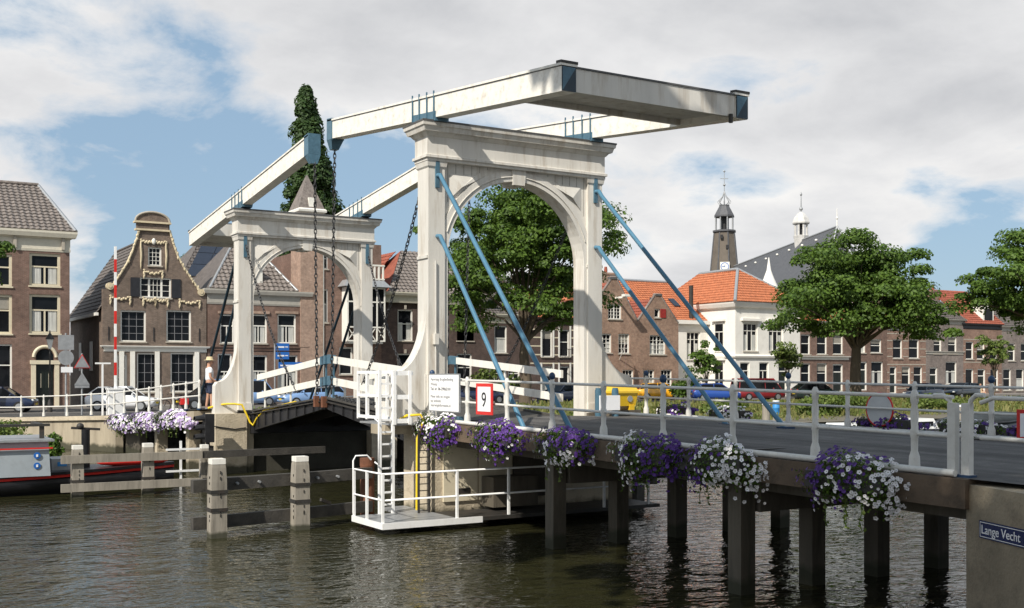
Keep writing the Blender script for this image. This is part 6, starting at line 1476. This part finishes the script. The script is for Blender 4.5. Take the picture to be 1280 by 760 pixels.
# yellow skip and barrier board
t = thing('bicycle', 'parked bicycle with a red pannier by the railing left of the man', 'bicycle', (4.6, 64.9, 1.21))
for x in (4.1, 5.15):
    w_ = MB().path([(x+.34*math.cos(R(20*i)), 64.9, 1.56+.34*math.sin(R(20*i))) for i in range(18)], .025, 5, closed=True).build('wheel', MT['tyre'], t)
    mb = MB()
    for i in range(4): mb.bar((x-.33*math.cos(R(45*i)), 64.9, 1.56-.33*math.sin(R(45*i))), (x+.33*math.cos(R(45*i)), 64.9, 1.56+.33*math.sin(R(45*i))), .008, .008)
    mb.build('spokes', MT['rim'], w_)
MB().path([(4.1, 64.9, 1.56), (4.3, 64.9, 2.05), (4.75, 64.9, 1.6), (4.95, 64.9, 2.08), (4.3, 64.9, 2.05)], .022, 6).path([(4.75, 64.9, 1.6), (5.15, 64.9, 1.56), (4.95, 64.9, 2.0)], .018, 6).build('frame', MT['black'], t)
MB().path([(4.3, 64.65, 2.25), (4.25, 64.9, 2.2), (4.3, 65.15, 2.25)], .016, 6).build('handlebar', MT['steeld'], t); MB().ell((5.0, 64.9, 2.14), (.14, .07, .04), 8, 5).build('saddle', MT['black'], t)
MB().box(5.0, 5.42, 64.7, 65.1, 1.62, 1.98).build('pannier', MT['red'], t)
yp_ = car_paint('bin_yellow', (.72, .46, .02))
t = thing('grit_bin', 'yellow lidded grit bin on the deck in front of the right portal pillar', 'grit bin', (5.05, 22.75, 2.2))
MB().box(4.65, 5.5, 22.45, 23.1, 2.2, 2.46).build('plinth', MT['concd'], t)
for x in (4.75, 5.2): MB().box(x, x+.14, 22.5, 23.05, 2.46, 2.58).build('foot', yp_, t)
MB().loft([[(5.05-hx_, 22.77-hy_, z), (5.05+hx_, 22.77-hy_, z), (5.05+hx_, 22.77+hy_, z), (5.05-hx_, 22.77+hy_, z)] for z, hx_, hy_ in ((2.56, .34, .24), (2.88, .39, .28), (2.88, .42, .31), (2.93, .42, .31), (3.06, .34, .2), (3.08, .28, .15))]).build('bin', yp_, t)
MB().cyl((5.2, 22.52, 2.74), (5.2, 22.49, 2.74), .08, n=12).build('emblem', MT['galv'], t)
t = thing('barrier_board', 'white board between two short blue posts beside the right portal pillar', 'barrier', (4.75, 22.2, 2.2))
for x in (4.02, 4.52): MB().cyl((x, 22.2, 2.2), (x, 22.2, 2.98), .085, n=10).cyl((x, 22.2, 2.98), (x, 22.2, 3.02), .07, n=10).build('post', MT['blue'], t)
MB().box(3.98, 4.58, 22.08, 22.11, 2.48, 2.84).build('board', MT['sign'], t)
for x, y, lab in ((34.2, 47.2, 'blue plastic barrel on the bank behind the backstay'), (62.5, 48.6, 'blue plastic barrel on the bank at the right')):
    t = thing('barrel', lab, 'barrel', (x, y, 1.0)); MB().lathe([(.18, 0), (.2, .08), (.2, .4), (.215, .42), (.2, .46), (.19, .75), (.16, .8)], (x, y, 1.0), 12).build('drum', MT['bluebarrel'], t); MB().lathe([(.2, 0), (.19, .06)], (x, y, 1.8), 12).build('lid', MT['sign'], t)
t = thing('flag', 'red, white and blue flag hanging from a short staff on the gable house', 'flag', (44.6, FY-.9, 5.0))
MB().cyl((44.9, FY, 4.6), (44.6, FY-1.3, 6.0), .03).build('staff', MT['wframe'], t)
for k, m_ in enumerate(('red', 'sign', 'signblue')):
    mb = MB(); z0 = 5.85-.02*k
    for i in range(8):
        f_ = lambda j: (44.60+.09*k+.05*math.sin(j*1.3), FY-1.25+.14*k+.05*math.cos(j*1.1), z0-.24*j)
        a, b = f_(i), f_(i+1); mb.add([a, (a[0]+.1, a[1]+.14, a[2]), (b[0]+.1, b[1]+.14, b[2]), b], [(0, 1, 2, 3)])
    mb.build('flag_stripe', MT[m_], t)
# ================================================================ boats
def hull_rings(L_, B_, H_, x0=0, y0=0, z0=0, ns=9, bow=1):
    rr = []
    for i in range(ns):
        u = i/(ns-1); wd = B_*(1-max(0, (u-.45)/.55)**2.2*.97); sh = H_*(1+.35*max(0, u-.5)**1.5*2); k = .15*max(0, u-.6)
        x = x0+bow*(u-.5)*L_
        rr.append([(x, y0-wd, z0+sh), (x+bow*k*0, y0-wd*.8, z0-.1), (x, y0+wd*.8, z0-.1), (x, y0+wd, z0+sh)])
    return rr
t = thing('barge', 'black hulled working barge with a grey cabin and red trim moored at the left', 'barge', (-8, 34.6, 0))
rr = hull_rings(13.5, 1.45, .52, -9.8, 34.5, 0, 15)
MB().loft(rr, True).build('hull', MT['hull'], t)
MB().loft([[(p[0][0], p[0][1]-.03, p[0][2]-.10), (p[0][0], p[0][1]-.035, p[0][2]-.03), (p[3][0], p[3][1]+.035, p[3][2]-.03), (p[3][0], p[3][1]+.03, p[3][2]-.10)] for p in rr]).build('red_band', MT['red'], t)
MB().loft([[(p[0][0], p[0][1]-.07, p[0][2]-.02), (p[0][0], p[0][1]-.07, p[0][2]+.06), (p[3][0], p[3][1]+.07, p[3][2]+.06), (p[3][0], p[3][1]+.07, p[3][2]-.02)] for p in rr]).build('gunwale', MT['hull'], t)
cb = MB().hexa([(-12.5, 33.1, .55), (-6.75, 33.1, .55), (-6.75, 35.9, .55), (-12.5, 35.9, .55), (-12.5, 33.15, 1.5), (-6.8, 33.15, 1.5), (-6.8, 35.8, 1.5), (-12.5, 35.8, 1.5)]).build('cabin', MT['barge'], t)
MB().box(-12.5, -6.7, 33.05, 33.1, 1.30, 1.34).build('red_line', MT['red'], cb); MB().box(-12.6, -6.66, 33.03, 35.9, 1.5, 1.56).build('cabin_lid', MT['galv'], cb)
for z in (1.12, .84): s_ = MB().cyl((-7.1, 33.1, z), (-7.1, 33.085, z), .09, n=18).build('sticker', MT['signblue'], cb); MB().box(-7.125, -7.075, 33.07, 33.083, z-.035, z+.035).build('pictogram', MT['sign'], s_)
mb = MB()
for x in (-12.0, -10.0, -8.4, -6.9): mb.box(x-.06, x+.06, 33.6, 33.7, 1.56, 1.9)
mb.box(-12.5, -6.7, 33.55, 33.75, 1.9, 1.97).box(-6.96, -6.84, 33.7, 35.4, 1.9, 1.97).build('wind_frame', MT['steeld'], t)
w_ = MB().cyl((-5.6, 34.4, .5), (-5.6, 34.4, 1.75), .12).build('winch_post', MT['hull'], t); MB().bar((-6.0, 34.4, 1.8), (-5.2, 34.4, 1.74), .06, .07).ell((-5.75, 34.4, 1.84), (.11, .1, .1), 8, 6).build('winch_handle', MT['steeld'], w_)
MB().box(-6.6, -5.9, 33.9, 35, .5, .95).build('deck_box', MT['galv'], t); MB().box(-6.45, -6.2, 33.88, 33.9, .74, .86).build('label_plate', MT['bluebarrel'], t)
MB().ell((-4.3, 34.3, .78), (1.1, .25, .14), 10, 6).build('rolled_tarp', MT['red'], t); MB().ell((-3.9, 34.2, .90), (.5, .2, .08), 10, 6).build('rolled_tarp', yp_, t)
mb = MB()
mb.path(sag((-3.2, 34.4, .8), (-1.3, 36.9, .95), .08), .014, 4)
mb.build('mooring_rope', MT['straw'], t)
def boat(label, loc, rot, L_, B_, H_, cover, hullm, cabin=False):
    t = thing('moored_boat', label, 'boat', (0, 0, 0), 'boats moored along the far bank')
    rr = hull_rings(L_, B_, H_, 0, 0, 0); MB().loft(rr, True).build('hull', hullm, t)
    if cabin:
        MB().hexa([(-L_*.35, -B_*.8, H_), (L_*.22, -B_*.75, H_), (L_*.22, B_*.75, H_), (-L_*.35, B_*.8, H_), (-L_*.3, -B_*.65, H_+.5), (L_*.02, -B_*.6, H_+.5), (L_*.02, B_*.6, H_+.5), (-L_*.3, B_*.65, H_+.5)]).build('cabin', cover, t)
        MB().box(-L_*.26, -L_*.02, -B_*.78, B_*.78, H_+.15, H_+.36).build('cabin_window', MT['glass'], t)
        mb = MB(); 
        for s in (-1, 1): mb.path([(L_*.1, s*B_*.8, H_), (L_*.12, s*B_*.8, H_+.45), (L_*.38, s*B_*.5, H_+.55)], .025, 5)
        mb.build('handrail', MT['galv'], t)
    else:
        g = []
        for i, p in enumerate(rr):
            u = i/(len(rr)-1); h = .42*math.sin(math.pi*min(1, u*.9+.08))+.05
            a, b = p[0], p[3]; g.append([(a[0], a[1]-.04, a[2]-.08), (a[0], a[1]*.5, a[2]+h*.8), (a[0], 0, a[2]+h), (a[0], b[1]*.5, b[2]+h*.8), (a[0], b[1]+.04, b[2]-.08)])
        MB().loft(g, True).build('cover', cover, t)
    t.location = loc; t.rotation_euler = (0, 0, R(rot)); return t
boat('white cabin boat behind the round sign', (28.6, 36.2, 0), 0, 4.4, 1.0, .62, MT['tarpw'], MT['barge'], True)
boat('small open white boat with handrail right of the round sign', (32.8, 37.0, 0), 180, 4.5, .95, .7, MT['tarpw'], MT['hull'], True)
boat('boat under a dark cover below the grass bank at the right', (39.6, 37.4, 0), 8, 7.5, 1.25, .95, MT['tarp'], MT['hull'])
boat('second dark covered boat at the right edge', (47.8, 38.4, 0), 4, 7.5, 1.25, .85, MT['tarp'], MT['hull'])
boat('boat under a blue grey cover behind the backstay foot', (19.5, 37.8, 0), 5, 5.0, .95, .7, MT['barge'], MT['hull'])
for i, (x, y, z, lab) in enumerate([(25.2, 38.6, 1.95, 'thick mooring post left of the white cabin boat'), (24.2, 37.0, 1.5, 'thin mooring post nearest the blue grey boat'), (35.6, 36.0, 1.75, 'mooring post between the open boat and the dark covered boat'), (44.0, 36.8, 1.7, 'mooring post in front of the second dark boat')]):
    t = thing('mooring_post', lab, 'mooring post', (x, y, 0), 'mooring posts along the far bank'); r_ = .2 if i == 0 else .11
    MB().cyl((x, y, -.6), (x, y, z), r_, r_*.92, n=10).build('pile', MT['timber'], t); MB().cyl((x, y, z), (x, y, z+.1), r_*1.02, r_*.9, n=10).build('cap', MT['sign'], t)
# timber guide walls under the bridge
t = thing('guide_wall', 'low timber guide wall behind the piles under the approach', 'guide wall', (6, 27, 0))
MB().box(6.3, 6.45, 23, 35, .5, .8).build('waling', MT['timberd'], t)
for y in (24, 27.5, 31, 34.5): MB().box(6.46, 6.72, y-.13, y+.13, -1, 1.0).build('post', MT['timberd'], t)
